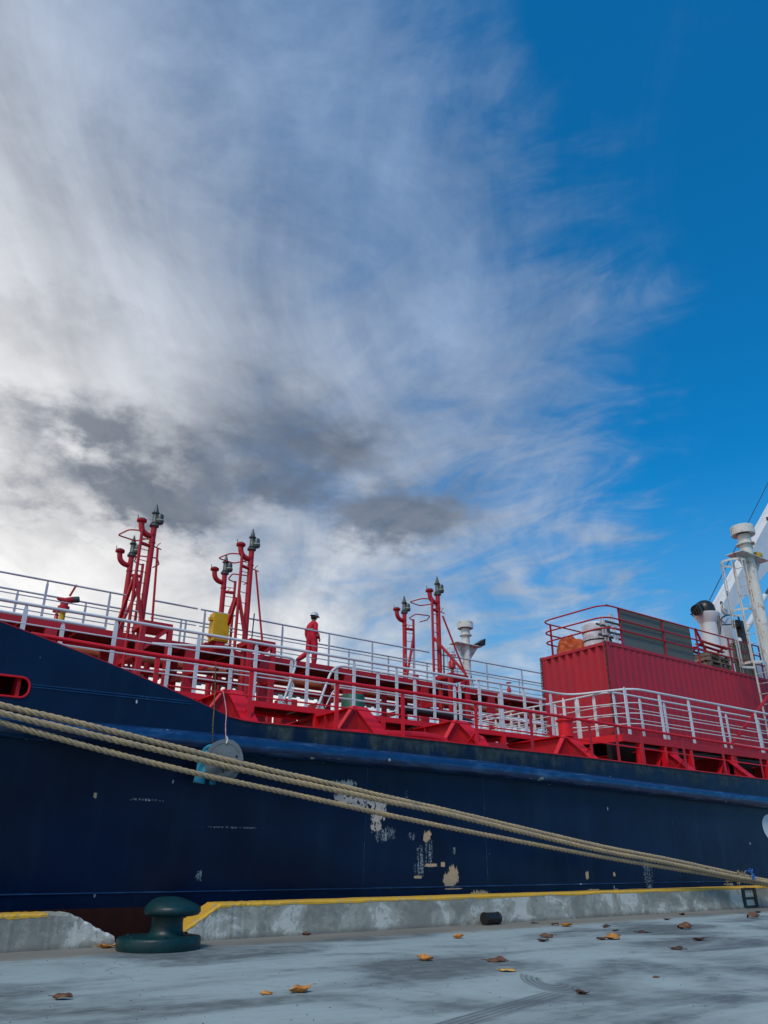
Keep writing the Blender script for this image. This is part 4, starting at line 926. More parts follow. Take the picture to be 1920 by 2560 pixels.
# ---- tall white vent posts (pair) with caged ladder
def vent_post(x, y, zt, lad, lb):
    o = MB().tube([(x, y, 3.0), (x, y, zt-0.62)], 0.19, 18).build('vent_post', 'white_rusty', ship, label=lb)
    MB().lathe([(0.30, -0.66), (0.30, -0.62), (0.215, -0.60), (0.215, -0.30), (0.001, -0.29)], (x, y, zt), n=20).build('neck', 'white_rusty', o)
    MB().lathe([(0.12, -0.22), (0.37, -0.30), (0.385, -0.29), (0.385, 0.0), (0.36, 0.02), (0.04, 0.045), (0.03, 0.07), (0.001, 0.075)], (x, y, zt), n=26).build('mushroom_cap', 'white_rusty', o)
    pz = zt-1.15
    MB().prism([(x-0.85, y-0.30, pz), (x+0.80, y-0.30, pz), (x+0.80, y+0.30, pz), (x-0.85, y+0.30, pz)], (0, 0, 0.03)).build('light_platform', 'white_rusty', o)
    for sg in (-1, 1): MB().prism([(x+sg*0.19, y, pz-0.002), (x+sg*0.75, y, pz-0.002), (x+sg*0.19, y, pz-0.72)], (0, 0.02, 0)).build('gusset', 'white_rusty', o)
    if lad:
        lx, ly = x-0.55, y+0.05
        for dy in (-0.2, 0.2):
            MB().bar((lx, ly+dy, lad[0]), (lx, ly+dy, pz-0.15), 0.05, 0.02, (1, 0, 0)).build('ladder_stile', 'white_rusty', o)
        n_ = int((pz-0.3-lad[0])/0.32)
        for i in range(n_): MB().tube([(lx, ly-0.2, lad[0]+0.2+i*0.32), (lx, ly+0.2, lad[0]+0.2+i*0.32)], 0.012, 5).build('rung', 'white_rusty', o)
        hz = [pz-0.35, (pz-0.35+lad[1])/2, lad[1]]
        arc = [(lx-0.36+0.40*math.cos(R(-60+a_)) *-1*-1, ly+0.38*math.sin(R(-60+a_))) for a_ in range(0, 1)]
        def ringpt(a_): return (lx-0.42-0.38*math.cos(R(a_)), ly+0.38*math.sin(R(a_)))
        for z in hz:
            rp = [(lx, ly-0.2)]+[ringpt(a_) for a_ in range(-110, 111, 20)]+[(lx, ly+0.2)]
            mb = MB()
            for p0, p1 in zip(rp, rp[1:]): mb.bar((p0[0], p0[1], z), (p1[0], p1[1], z), 0.012, 0.07)
            mb.build('cage_hoop', 'white_rusty', o)
        for a_ in (-75, -25, 25, 75):
            p0 = ringpt(a_); MB().bar((p0[0], p0[1], hz[2]), (p0[0], p0[1], hz[0]), 0.055, 0.014, (0, 1, 0)).build('cage_strip', 'white_rusty', o)
    MB().tube([(x+0.1, y, pz-0.7), (x+1.6, y+0.2, 3.4)], 0.02, 5).build('stay', 'black', o)
    return o
q = onY(1855, 1322, 12.35)
vp = vent_post(q.x, 12.35, q.z+0.05, (3.9, 6.55), 'tall white rust-streaked vent post with caged ladder beside the red container')
qq = onX(1163, 1565, q.x+0.4)
vp2 = vent_post(qq.x, qq.y, onX(1163, 1557, qq.x).z, (5.0, 7.2), 'white vent post on the far side of the deck')
# floodlight and yellow bundle on their platforms
pz = q.z+0.05-1.15
MB().lathe([(0.16, 0), (0.20, 0.05), (0.20, 0.20), (0.13, 0.26), (0.001, 0.27)], (q.x+0.48, 12.3, pz+0.032), (0.15, 0.1, 1), n=9, sm=False).build('net_bundle', 'yellow_net', label='yellow netting bundle on the platform of the tall white post', category='net')
MB().prism([(qq.x+0.45, qq.y-0.4, 10.6), (qq.x+0.95, qq.y-0.4, 10.9), (qq.x+0.9, qq.y-0.4, 10.55)], (0, 0.35, 0)).build('floodlight', 'black', vp2)
# red strut at the foot of the near post
MB().bar(onY(1925, 1735, 12.3), onY(1830, 1860, 12.45), 0.07, 0.07).build('strut', 'red_dull', ship)

# ---- deck crane
cx, cy = 34.0, 20.0
def cp_(px, py, dy=0.0): return onY(px, py, cy+dy)
pc = cp_(1781, 1620); PR = 0.40
cr = MB().tube([(pc.x, cy, 3.0), (pc.x, cy, cp_(1781, 1552).z)], PR, 24).build('deck_crane', 'white', ship, label='white deck crane with raised boom')
zt_ = cp_(1781, 1545).z
MB().lathe([(PR, -0.35), (PR+0.03, -0.25), (PR+0.22, 0.05), (PR+0.22, 0.16), (0.001, 0.17)], (pc.x, cy, zt_-0.05), n=24).build('slewing_head', 'white', cr)
dome = [(0.48, 0.0), (0.49, 0.16), (0.46, 0.36), (0.36, 0.54), (0.20, 0.63), (0.001, 0.66)]
MB().lathe(dome, (pc.x-0.05, cy, zt_+0.125), n=22).build('winch_housing', 'black', cr)
MB().lathe([(0.26, -0.28), (0.28, 0.0), (0.26, 0.26), (0.001, 0.28)], (pc.x-0.68, cy, zt_+0.22), (1, 0.2, 0.4), n=14).build('motor', 'black', cr)
for i in range(5): MB().tube([(pc.x-0.75, cy-0.3+0.12*i, zt_+0.40-0.09*i), (pc.x-1.05, cy-0.3+0.12*i, zt_+0.36-0.10*i), (pc.x-0.85, cy-0.3+0.12*i, zt_-0.1)], 0.04, 6).build('hydraulic_hose', 'steel', cr)
tA, tB = cp_(1806, 1512, -0.5), cp_(1990, 1170, -0.5); uA, uB = cp_(1828, 1530, -0.5), cp_(1990, 1350, -0.5)
d = (tB-tA).normalized(); nrm_ = Vector((-d.z, 0, d.x))
MB().prism([uA, uB, tB, tA, cp_(1798, 1545, -0.5), cp_(1812, 1556, -0.5)], (0, 0.7, 0)).build('boom', 'white', cr)
pv = cp_(1809, 1521, -0.52)
MB().lathe([(0.26, 0), (0.26, 0.05), (0.13, 0.055), (0.11, 0.10), (0.001, 0.11)], pv, (0, -1, 0), n=20).build('boom_pivot', 'white_rusty', cr)
a0_, a1_ = cp_(1800, 1540, -0.4), cp_(1842, 1640, -0.4)
MB().box(a0_.x, a1_.x, cy-0.45, cy+0.4, 4.0, cp_(1800, 1540, -0.4).z).build('boom_column', 'white', cr)
MB().tube([(pc.x, cy-0.3, zt_+0.75), tB+nrm_*1.4], 0.022, 5).build('hoist_wire', 'black', cr)
for f_ in (0.33, 0.70):
    c_ = tA.lerp(tB, f_); MB().tube([c_, c_+nrm_*0.62, c_+nrm_*0.62+d*0.40, c_+d*0.40], 0.022, 5).build('wire_guide', 'black', cr)
for f_ in (0.0, 0.06, 0.56):
    c_ = tA.lerp(tB, f_)
    MB().tube([c_+nrm_*0.08+Vector((0.09*math.cos(a_), 0, 0.09*math.sin(a_))) for a_ in [k_*math.pi/4 for k_ in range(8)]], 0.035, 5, closed=True).build('lug', 'black', cr)
c0_, c1_ = cp_(1895, 1520, -0.9), cp_(1912, 1490, -0.9)
MB().tube([c0_-(c1_-c0_)*3, c1_], 0.15, 12).build('lift_cylinder', 'white', cr)
MB().tube([c1_, c1_+(c1_-c0_)*3], 0.07, 8).build('cylinder_rod', 'steel', cr)
g_ = [cp_(x_, y_, -1.2) for x_, y_ in ((1800, 1582), (1803, 1545), (1818, 1537), (1845, 1539), (1858, 1580))]
MB().tube(fillet(g_, 0.2, 5), 0.035, 6).build('platform_guard', 'black', cr)
MB().tube([cp_(1806, 1562, -1.2), cp_(1852, 1560, -1.2)], 0.03, 6).build('platform_guard', 'black', cr)
MB().tube([cp_(1797, 1540, -1.2), cp_(1799, 1585, -1.2)], 0.05, 6).build('platform_guard', 'black', cr)
for px, py, w_, h_ in ((1845, 1553, 0.6, 0.35), (1852, 1570, 0.4, 1.5)):
    q = cp_(px, py, -1.0); MB().box(q.x-w_/2, q.x+w_/2, cy-1.15, cy-0.8, q.z-h_, q.z).build('control_box', 'black', cr)

# ================================================================== CONTAINER
ct0 = onY(1512, 1601, 13.1); CX0, CX1, CY0, CY1, CZ0, CZ1 = 17.08, 29.2, 13.1, 15.54, 3.90, ct0.z
con = empty('cargo_container', ((CX0+CX1)/2, (CY0+CY1)/2, CZ0), label='long red corrugated cargo container lashed on deck with a railed roof', category='container')
def corr(a0, a1, depth, pitch, inv):
    out = []; n_ = int(round((a1-a0)/pitch)); p_ = (a1-a0)/n_
    for i in range(n_):
        s_ = a0+i*p_; out += [(s_, 0), (s_+p_*0.30, 0), (s_+p_*0.50, depth), (s_+p_*0.80, depth)]
    return out+[(a1, 0)]
def corr_wall(name, pts, z0, z1):
    vs = [Vector((x, y, z)) for z in (z0, z1) for x, y in pts]; n_ = len(pts)
    return make(name, vs, [(i, i+1, n_+i+1, n_+i) for i in range(n_-1)], None, 'container_red', con)
corr_wall('side_wall', [(a_, CY0+0.012+d_) for a_, d_ in corr(CX0+0.12, CX1-0.12, 0.016, 0.278, False)], CZ0+0.15, CZ1-0.09)
fsd = [(CX0+0.012+d_, CY1-0.12-(a_-CY0-0.12)) for a_, d_ in corr(CY0+0.12, CY1-0.12, 0.075, 0.26, False)]
corr_wall('end_wall', fsd, CZ0+0.15, CZ1-0.09)
corr_wall('side_wall', [(CX1-0.12-(a_-CX0-0.12), CY1-0.012-d_) for a_, d_ in corr(CX0+0.12, CX1-0.12, 0.016, 0.278, False)], CZ0+0.15, CZ1-0.09)
MB().box(CX1-0.06, CX1-0.03, CY0+0.1, CY1-0.1, CZ0+0.15, CZ1-0.05).build('end_wall', 'container_red', con)
MB().box(CX0+0.06, CX1-0.06, CY0+0.06, CY1-0.06, CZ1-0.04, CZ1-0.015).build('roof', 'container_red', con)
for xx in (CX0, CX1-0.12):
    for yy in (CY0, CY1-0.12):
        MB().box(xx, xx+0.12, yy, yy+0.12, CZ0+0.12, CZ1-0.12).build('corner_post', 'container_red', con)
        for z in (CZ0, CZ1-0.12):
            cf = MB().box(xx-0.006, xx+0.17, yy-0.006, yy+0.156 if yy == CY0 else yy+0.126, z, z+0.119).build('corner_casting', 'container_red', con)
            if yy == CY0: MB().lathe([(0.03, 0), (0.03, 0.002)], (xx+0.085, yy-0.006, z+0.06), (0, -1, 0), n=12).build('casting_hole', 'black', cf)
for yy in (CY0, CY1-0.07):
    MB().box(CX0+0.171, CX1-0.171, yy, yy+0.07, CZ1-0.09, CZ1-0.01).build('top_rail', 'container_red', con)
    MB().box(CX0+0.171, CX1-0.171, yy, yy+0.07, CZ0+0.01, CZ0+0.15).build('bottom_rail', 'container_red', con)
MB().box(CX0, CX0+0.07, CY0+0.151, CY1-0.127, CZ1-0.09, CZ1-0.01).build('top_rail', 'container_red', con)
MB().box(CX0, CX0+0.07, CY0+0.151, CY1-0.127, CZ0+0.01, CZ0+0.15).build('bottom_rail', 'container_red', con)
# roof railing: rounded front, posts on the near side
ry, ryf = CY0+0.09, CY1-0.06
p0 = onY(1553, 1600, ry); zr = [onY(1548, yy, ry).z for yy in (1521, 1549, 1574)]
xfp = onX(1378, 1560, CX0-0.02)
rr = None
for i, z in enumerate(zr):
    pts = [(CX1, ry, z), (CX0+0.22, ry, z), (CX0+0.10, ryf+0.05, z), (CX0+3.2, ryf+0.05, z)]
    o = MB().tube(fillet(pts, 0.42, 7), 0.024, 8).build('roof_railing' if i == 0 else 'rail', 'mast_red', con if i == 0 else rr)
    if i == 0: rr = o
for px in (1556, 1662, 1742, 1820, 1892):
    x = onY(px, 1590, ry).x; MB().bar((x, ry+0.03, CZ1-0.012), (x, ry+0.03, zr[0]), 0.075, 0.02, (0, 1, 0)).build('post', 'mast_red', rr)
MB().bar((CX0+0.55, ryf+0.05, CZ1-0.01), (CX0+0.55, ryf+0.05, zr[0]), 0.075, 0.02, (0, 1, 0)).build('post', 'mast_red', rr)
# mesh panels inside the roof railing
xa_, xb_, xc_ = [onY(px, 1590, ry).x for px in (1558, 1660, 1733)]
MB().box(xa_+0.03, xb_-0.02, ry+0.06, ry+0.075, CZ1+0.02, zr[0]+0.02).build('mesh_panel', 'mesh_panel', label='grey wire mesh panel nearer the container front, behind the roof railing', category='mesh panel', group='mesh panels on the container roof')
MB().box(xb_+0.02, xc_, ry+0.09, ry+0.105, CZ1-0.012, zr[0]+0.03).build('mesh_panel', 'mesh_panel', label='grey wire mesh panel farther back, next to the wooden pallets', category='mesh panel', group='mesh panels on the container roof')
MB().bar((xa_-0.35, ry+0.2, zr[0]+0.10), (xc_-0.3, ry+0.2, zr[0]+0.06), 0.03, 0.03).build('loose_rod', 'steel', label='thin dark rod lying along the top of the mesh panels', category='rod')
# lashing chains
def chain(top, bot, lb):
    top, bot = Vector(top), Vector(bot); root = empty('lashing_chain', bot, label=lb, category='chain', group='lashing chains on the container')
    L_ = (top-bot).length; n_ = int(L_/0.082); d_ = (top-bot)/n_
    protos = []
    for tw in (0, 1):
        pts = [(0.026*math.cos(a_)*(1-tw), 0.026*math.cos(a_)*tw, 0.055*math.sin(a_)) for a_ in [k_*math.pi/5 for k_ in range(10)]]
        mb = MB().tube(pts, 0.0105, 5, closed=True)
        me = bpy.data.meshes.new('link'); me.from_pydata(mb.v, [], mb.f); me.materials.append(mat('chain')); protos.append(me)
    for i in range(n_):
        o = bpy.data.objects.new('link', protos[i % 2]); COL.objects.link(o); o.parent = root; o.location = d_*(i+0.5)
    MB().box(bot.x-0.05, bot.x+0.05, bot.y-0.04, bot.y+0.04, bot.z-0.16, bot.z).build('tensioner', 'iron', root)
chain((CX0-0.035, CY0+0.02, CZ1-0.0), (CX0-0.10, CY0-0.02, CZ0+0.10), 'dark rusty lashing chain down the near front corner of the red container')
chain((CX0-0.035, CY1-0.03, CZ1-0.03), (CX0-0.06, CY1+0.0, CZ0+0.25), 'dark lashing chain down the far front corner of the red container')
# goods on the roof
q = onX(1505, 1598, CX0+0.75)
wb = Vector((CX0+0.85, 14.05, CZ1-0.012))
pr = [(0.36, 0), (0.40, 0.03), (0.41, 0.3), (0.40, 0.6), (0.405, 0.78), (0.37, 0.84), (0.001, 0.86)]
dr = MB().lathe(pr, wb, n=24).build('wrapped_drum', 'wrap_white', label='white plastic-wrapped drum with black straps at container roof front', category='drum')
for z in (0.28, 0.30, 0.55): MB().lathe([(0.408, z), (0.416, z+0.003), (0.416, z+0.022), (0.408, z+0.025)], wb, n=24).build('strap', 'black', dr)
def lump(name, c_, sx, sy, sz, m_, seed, **kw):
    rg = random.Random(seed); vs = []; fs = []; nu, nv = 44, 14; ph = [rg.uniform(0, 6) for _ in range(6)]
    for j in range(nv+1):
        v_ = j/nv; th = v_*math.pi/2
        for i in range(nu):
            a_ = 2*math.pi*i/nu; rr_ = math.cos(th)**0.45 if j < nv else 0.0
            k_ = 1+0.12*math.sin(3*a_+ph[0])+0.08*abs(math.sin(4.5*a_+4*v_+ph[1]))+0.06*math.sin(9*a_-7*v_+ph[2])
            vs.append(Vector((c_[0]+sx*rr_*k_*math.cos(a_), c_[1]+sy*rr_*k_*math.sin(a_), c_[2]+sz*math.sin(th)*(1+0.20*math.sin(a_+ph[3])+0.08*math.sin(3*a_+ph[4]))*(1 if j else 0))))
    fs = [(j*nu+i, j*nu+(i+1) % nu, (j+1)*nu+(i+1) % nu, (j+1)*nu+i) for j in range(nv) for i in range(nu)]
    return make(name, vs, fs, True, m_, **kw)
lump('tarp_bundle', (CX0+0.70, 14.85, CZ1-0.012), 0.46, 0.40, 0.56, 'orange_tarp', 2, label='orange tarpaulin bundle on the container roof beside the wrapped drum', category='tarp')
lump('plastic_sack', (CX0+1.45, 14.75, CZ1-0.012), 0.40, 0.40, 0.55, 'wrap_white', 5, label='pale plastic sack behind the orange tarpaulin on the roof', category='sack')
# ladder stack on edge behind the first railing post
for k_, dz_ in enumerate((0.0, 0.30, 0.60)):
    z = CZ1+0.03+dz_; ld = empty('folded_ladder', (CX0+0.9, 13.55, z), label=('bottom', 'middle', 'top')[k_]+' aluminium ladder of the stack behind the mesh panel', category='ladder', group='ladders stacked on the container roof')
    x0_, x1_ = CX0+0.45-0.06*k_, CX0+3.0
    for yy in (13.30, 13.62): MB().bar((x0_, yy, z+0.03), (x1_, yy, z+0.03), 0.03, 0.06).build('stile', 'steel', ld)
    for i in range(9): MB().tube([(x0_+0.15+i*0.28, 13.3, z+0.03), (x0_+0.15+i*0.28, 13.62, z+0.03)], 0.014, 6).build('rung', 'white', ld)
    for yy in (13.30, 13.62):
        for xx in (x0_+0.2, x0_+0.32): MB().box(xx, xx+0.04, yy-0.02, yy+0.02, z+0.061, z+0.296).build('spacer', 'white', ld)
# wooden pallets
def pallet(loc, rot, lb):
    root = empty('wooden_pallet', loc, label=lb, category='pallet', group='wooden pallets on the container roof'); root.rotation_euler = rot
    def slat(nm, x0, x1, y0, y1, z0, z1):
        mb = MB().box(x0, x1, y0, y1, z0, z1); me = bpy.data.meshes.new(nm); me.from_pydata(mb.v, [], mb.f); me.materials.append(mat('wood'))
        o = bpy.data.objects.new(nm, me); COL.objects.link(o); o.parent = root
    for i in range(6): slat('board', -0.6, 0.6, -0.5+i*0.182, -0.5+i*0.182+0.10, 0.122, 0.144)
    for i in range(3): slat('board', -0.6, 0.6, -0.5+i*0.452, -0.5+i*0.452+0.10, 0.0, 0.022)
    for x in (-0.55, 0.0, 0.55): slat('stringer', x-0.045, x+0.045, -0.5, 0.5, 0.023, 0.121)
xp = onY(1772, 1640, 13.7).x
for i in range(4): pallet((xp+0.05*(i % 2), 13.85, CZ1-0.012+i*0.147), (0, 0, 0.02*i), ('lowest', 'second', 'third', 'topmost')[i]+' grey wooden pallet lying in the stack on the roof')
xq = onY(1845, 1640, 13.6).x
pallet((xq, 13.45, CZ1+0.59), (R(90), R(90), 0), 'weathered pallet standing upright nearest the rail, right of the stack')
pallet((xq+0.25, 13.80, CZ1+0.59), (R(88), R(90), 0.05), 'weathered pallet standing upright behind the front one')
# red slatted bench frame tossed on the pallets
bx_ = Vector((xp, 13.7, CZ1+0.60)); bn = empty('red_bench', bx_, label='red slatted bench lying tilted on the wooden pallets', category='bench')
for i in range(4): MB().bar(bx_+Vector((-0.75, -0.25+0.16*i, 0.30-0.07*i)), bx_+Vector((0.75, -0.25+0.16*i, 0.24-0.07*i)), 0.12, 0.03).build('slat', 'mast_red', bn)
for sx in (-0.65, 0.55): MB().bar(bx_+Vector((sx, -0.3, 0.30)), bx_+Vector((sx+0.1, 0.35, 0.0)), 0.05, 0.05).build('support', 'mast_red', bn)
MB().bar(bx_+Vector((-0.85, -0.2, 0.70)), bx_+Vector((-0.45, -0.2, 0.0)), 0.06, 0.06).build('leg', 'mast_red', bn)
lump('plastic_sack', (onY(1885, 1640, 14.0).x, 14.1, CZ1-0.012), 0.6, 0.5, 0.9, 'wrap_white', 9, label='tall pale sack behind the upright pallets on the roof', category='sack')

# ================================================================== PERSON
def skin_mesh(name, verts, edges, root_i, sub=2):
    me = bpy.data.meshes.new(name); me.from_pydata([v[0] for v in verts], edges, [])
    o = bpy.data.objects.new(name, me); COL.objects.link(o)
    sk = o.modifiers.new('skin', 'SKIN'); sk.use_smooth_shade = True
    ss = o.modifiers.new('sub', 'SUBSURF'); ss.levels = sub; ss.render_levels = sub
    for i, v in enumerate(verts):
        r_ = v[1]; me.skin_vertices[0].data[i].radius = r_ if isinstance(r_, tuple) else (r_, r_)
        me.skin_vertices[0].data[i].use_root = (i == root_i)
    dg = bpy.context.evaluated_depsgraph_get(); ev = o.evaluated_get(dg)
    out = bpy.data.meshes.new_from_object(ev); bpy.data.objects.remove(o)
    return out
pp_ = onY(778, 1662, 20.15); PX, PY, PZ = pp_.x, 20.15, CZ-0.01
# local frame: +x walking direction, -y towards the camera (his right), z up
V = [((-0.01, 0, 0.93), (0.165, 0.145)), ((-0.03, 0, 1.10), (0.155, 0.135)), ((-0.04, 0, 1.26), (0.185, 0.145)), ((-0.015, 0, 1.39), (0.15, 0.12)), ((0.01, 0, 1.47), 0.062), ((0.035, 0, 1.545), 0.066),
     ((0.055, 0, 1.63), (0.082, 0.098)), ((0.05, 0, 1.70), 0.075),
     ((-0.02, -0.20, 1.37), 0.085), ((-0.03, -0.255, 1.13), 0.066), ((0.07, -0.235, 0.965), 0.055), ((0.14, -0.19, 0.90), 0.042),
     ((-0.02, 0.20, 1.37), 0.085), ((-0.08, 0.255, 1.13), 0.066), ((0.02, 0.26, 0.93), 0.05), ((0.05, 0.25, 0.86), 0.04),
     ((0.02, -0.10, 0.86), 0.120), ((0.045, -0.10, 0.50), 0.098), ((0.03, -0.10, 0.12), 0.078), ((0.03, -0.10, 0.055), 0.055), ((0.15, -0.105, 0.035), 0.040),
     ((-0.03, 0.10, 0.86), 0.118), ((-0.07, 0.10, 0.50), 0.095), ((-0.40, 0.10, 0.245), 0.078), ((-0.46, 0.10, 0.20), 0.055), ((-0.44, 0.10, 0.06), 0.040)]
E_ = [(0, 1), (1, 2), (2, 3), (3, 4), (4, 5), (5, 6), (6, 7), (3, 8), (8, 9), (9, 10), (10, 11), (3, 12), (12, 13), (13, 14), (14, 15),
      (0, 16), (16, 17), (17, 18), (18, 19), (19, 20), (0, 21), (21, 22), (22, 23), (23, 24), (24, 25)]
pm = skin_mesh('person', V, E_, 0)
for nm in ('coverall', 'skin', 'boot'): pm.materials.append(mat(nm))
for pgn in pm.polygons:
    c_ = pgn.center; k_ = 0
    if c_.z > 1.475: k_ = 1
    elif (c_-Vector(V[11][0])).length < 0.062 or (c_-Vector(V[15][0])).length < 0.062: k_ = 1
    elif (c_.z < 0.075) or (c_-Vector(V[24][0])).length < 0.075 or (c_-Vector(V[25][0])).length < 0.12: k_ = 2
    pgn.material_index = k_; pgn.use_smooth = True
per = bpy.data.objects.new('person', pm); COL.objects.link(per); per.location = (PX, PY, PZ); ORG[per.name] = Vector((PX, PY, PZ))
per['label'] = 'person in red coverall and pale hard hat walking along the catwalk'; per['category'] = 'person'
P0 = Vector((PX, PY, PZ))
def fing(base, tip, r_):
    b_, t_ = P0+Vector(base), P0+Vector(tip); return MB().tube([b_, b_.lerp(t_, 0.5)+Vector((0.008, -0.006, 0.006)), t_], r_, 6)
mb = MB()
for i in range(4):
    f_ = fing((0.145, -0.20+0.017*i, 0.885-0.004*i), (0.178, -0.175+0.014*i, 0.83-0.003*(i-1.5)**2), 0.0095); mb.add(f_.v, f_.f, True)
f_ = fing((0.12, -0.215, 0.885), (0.175, -0.215, 0.875), 0.0105); mb.add(f_.v, f_.f, True)
mb.build('fingers', 'skin', per)
mb = MB()
for i in range(4):
    f_ = fing((0.045-0.0, 0.225+0.017*i, 0.845), (0.065, 0.225+0.015*i, 0.78-0.003*(i-1.5)**2), 0.0095); mb.add(f_.v, f_.f, True)
f_ = fing((0.07, 0.235, 0.86), (0.10, 0.225, 0.81), 0.0105); mb.add(f_.v, f_.f, True)
mb.build('fingers', 'skin', per)
hc = P0+Vector((0.05, 0, 1.655))
# hair below the helmet, face features
vs = []; fs = []
mb = MB(); mb.lathe([(0.055, -0.105), (0.088, -0.085), (0.097, -0.03), (0.095, 0.03), (0.001, 0.06)], hc+Vector((-0.022, 0, 0)), n=14); mb.build('hair', 'hair', per)
MB().lathe([(0.016, 0.0), (0.012, 0.018), (0.001, 0.032)], hc+Vector((0.083, 0, -0.035)), (1, 0, -0.35), n=8).build('nose', 'skin', per)
for s_ in (-1, 1):
    MB().lathe([(0.022, 0), (0.026, 0.008), (0.012, 0.016), (0.001, 0.017)], hc+Vector((0.012, s_*0.088, -0.035)), (0, s_, 0), n=10).build('ear', 'skin', per)
    MB().lathe([(0.011, 0), (0.001, 0.006)], hc+Vector((0.090, s_*0.032, -0.008)), (1, s_*0.25, 0), n=8).build('eye', 'hair', per)
MB().bar(hc+Vector((0.083, -0.022, -0.075)), hc+Vector((0.083, 0.022, -0.075)), 0.012, 0.008).build('mouth', 'leaf_brown', per)
# helmet: dome, brim and peak
hz = hc+Vector((0.0, 0, 0.022)); vs = []; fs = []; nu, nv = 24, 8
for j in range(nv+1):
    th = j/nv*math.pi/2
    for i in range(nu):
        a_ = 2*math.pi*i/nu; rr_ = math.cos(th)**0.8 if j < nv else 0
        vs.append(hz+Vector((0.138*rr_*math.cos(a_), 0.112*rr_*math.sin(a_), 0.135*math.sin(th))))
fs = [(j*nu+i, j*nu+(i+1) % nu, (j+1)*nu+(i+1) % nu, (j+1)*nu+i) for j in range(nv) for i in range(nu)]
b0_ = len(vs)
for i in range(nu):
    a_ = 2*math.pi*i/nu; k_ = 1.10+0.26*max(0, math.cos(a_))**3
    vs.append(hz+Vector((0.138*k_*math.cos(a_), 0.112*(1.08+0.08*max(0, math.cos(a_)))*math.sin(a_), -0.010)))
fs += [(b0_+i, b0_+(i+1) % nu, (i+1) % nu, i) for i in range(nu)]
mt = Matrix.Rotation(R(6), 3, 'Y'); vs = [hz+mt @ (v-hz) for v in vs]
ho = make('hard_hat', vs, fs, True, 'helmet', per); ho.modifiers.new('thickness', 'SOLIDIFY').thickness = 0.004
# reflective bands
for z, rx, ry_, cx_ in ((1.20, 0.186, 0.165, -0.035),):
    MB().add([P0+Vector((cx_+rx*math.cos(a_*math.pi/12)*1.0, ry_*math.sin(a_*math.pi/12)*1.06, zz)) for zz in (z-0.02, z+0.02) for a_ in range(24)],
             [(i, (i+1) % 24, 24+(i+1) % 24, 24+i) for i in range(24)], True).build('reflective_band', 'reflective', per)
MB().lathe([(0.094, -0.02), (0.096, 0.02)], P0+Vector((0.036, -0.10, 0.27)), n=14).build('reflective_band', 'reflective', per)
MB().lathe([(0.069, -0.02), (0.070, 0.02)], P0+Vector((0.045, -0.24, 1.005)), (0.5, 0.1, -0.85), n=12).build('reflective_band', 'reflective', per)

# ================================================================== ROPES
A0, A1 = Vector((1.0, 11.18)), Vector((23.0, 10.15))
def onrope(px, py, off=0.0):
    nrm2 = Vector((-(A1-A0).y, (A1-A0).x)).normalized(); d = ray(px, py)
    num = (A0-Vector((CC.x, CC.y))).dot(nrm2)+off; return CC+d*(num/(Vector((d.x, d.y)).dot(nrm2)))
def spline(pts, n=14):
    out = []; P_ = [pts[0]*2-pts[1]]+pts+[pts[-1]*2-pts[-2]]
    for i in range(1, len(P_)-2):
        for k_ in range(n):
            t_ = k_/n; a_, b_, c_, d_ = P_[i-1], P_[i], P_[i+1], P_[i+2]
            out.append(0.5*((2*b_)+(c_-a_)*t_+(2*a_-5*b_+4*c_-d_)*t_*t_+(3*b_-a_-3*c_+d_)*t_**3))
    return out+[pts[-1]]
def resample(pts, step):
    L_ = [0]
    for a_, b_ in zip(pts, pts[1:]): L_.append(L_[-1]+(b_-a_).length)
    n_ = int(L_[-1]/step); out = []; j = 0
    for i in range(n_+1):
        s_ = L_[-1]*i/n_
        while j < len(L_)-2 and L_[j+1] < s_: j += 1
        out.append(pts[j].lerp(pts[j+1], (s_-L_[j])/max(1e-6, L_[j+1]-L_[j])))
    return out
def rope(name, ctrl, r_, lb, cat='rope', grp='mooring ropes', mt_='rope', strands=3, lay=None, step=None, seg=6):
    lay = lay or r_*7.5; pts = resample(spline(ctrl), step or lay/7); root = empty(name, pts[0], label=lb, category=cat, group=grp) if grp else empty(name, pts[0], label=lb, category=cat)
    tan = [(pts[min(i+1, len(pts)-1)]-pts[max(0, i-1)]).normalized() for i in range(len(pts))]
    rg = random.Random(len(lb))
    for s_ in range(strands):
        out = []; rs = []
        for i, p_ in enumerate(pts):
            u = Vector((0, 0, 1)); u = (u-tan[i]*u.dot(tan[i])).normalized(); w_ = tan[i].cross(u)
            a_ = 2*math.pi*(i*(step or lay/7)/lay+s_/strands)
            out.append(p_+(u*math.cos(a_)+w_*math.sin(a_))*r_*0.52); rs.append(r_*0.56*(1+rg.uniform(-0.06, 0.06)))
        MB().tube(out, 0, seg, rs=rs).build('strand', mt_, root)
    return root
D = 1.15731   # 1659-wide reading of the photograph to full pixels
def rp(l, off=0): return [onrope(x*D, y*D, off) for x, y in l]
rA = [(-75, 1504), (0, 1523), (215, 1573), (430, 1627), (600, 1668), (700, 1690), (835, 1722), (960, 1750), (1130, 1790), (1300, 1829), (1450, 1858), (1560, 1882), (1659, 1903), (1760, 1918)]
rB = [(-75, 1520), (0, 1540), (215, 1591), (430, 1641), (600, 1681), (700, 1702), (835, 1731), (960, 1757), (1130, 1798), (1300, 1838), (1450, 1866), (1560, 1889), (1659, 1907), (1760, 1924)]
rC = [(-75, 1539), (0, 1560), (215, 1619), (430, 1672), (640, 1717), (835, 1760), (1000, 1794), (1150, 1823), (1267, 1845), (1400, 1868), (1550, 1892), (1659, 1913), (1760, 1930)]
rope('mooring_rope', rp(rA, 0.02), 0.043, 'uppermost tan mooring rope stretched along the hull, doubled with the one below')
rope('mooring_rope', rp(rB, -0.04), 0.043, 'tan mooring rope directly under the uppermost, running beside it')
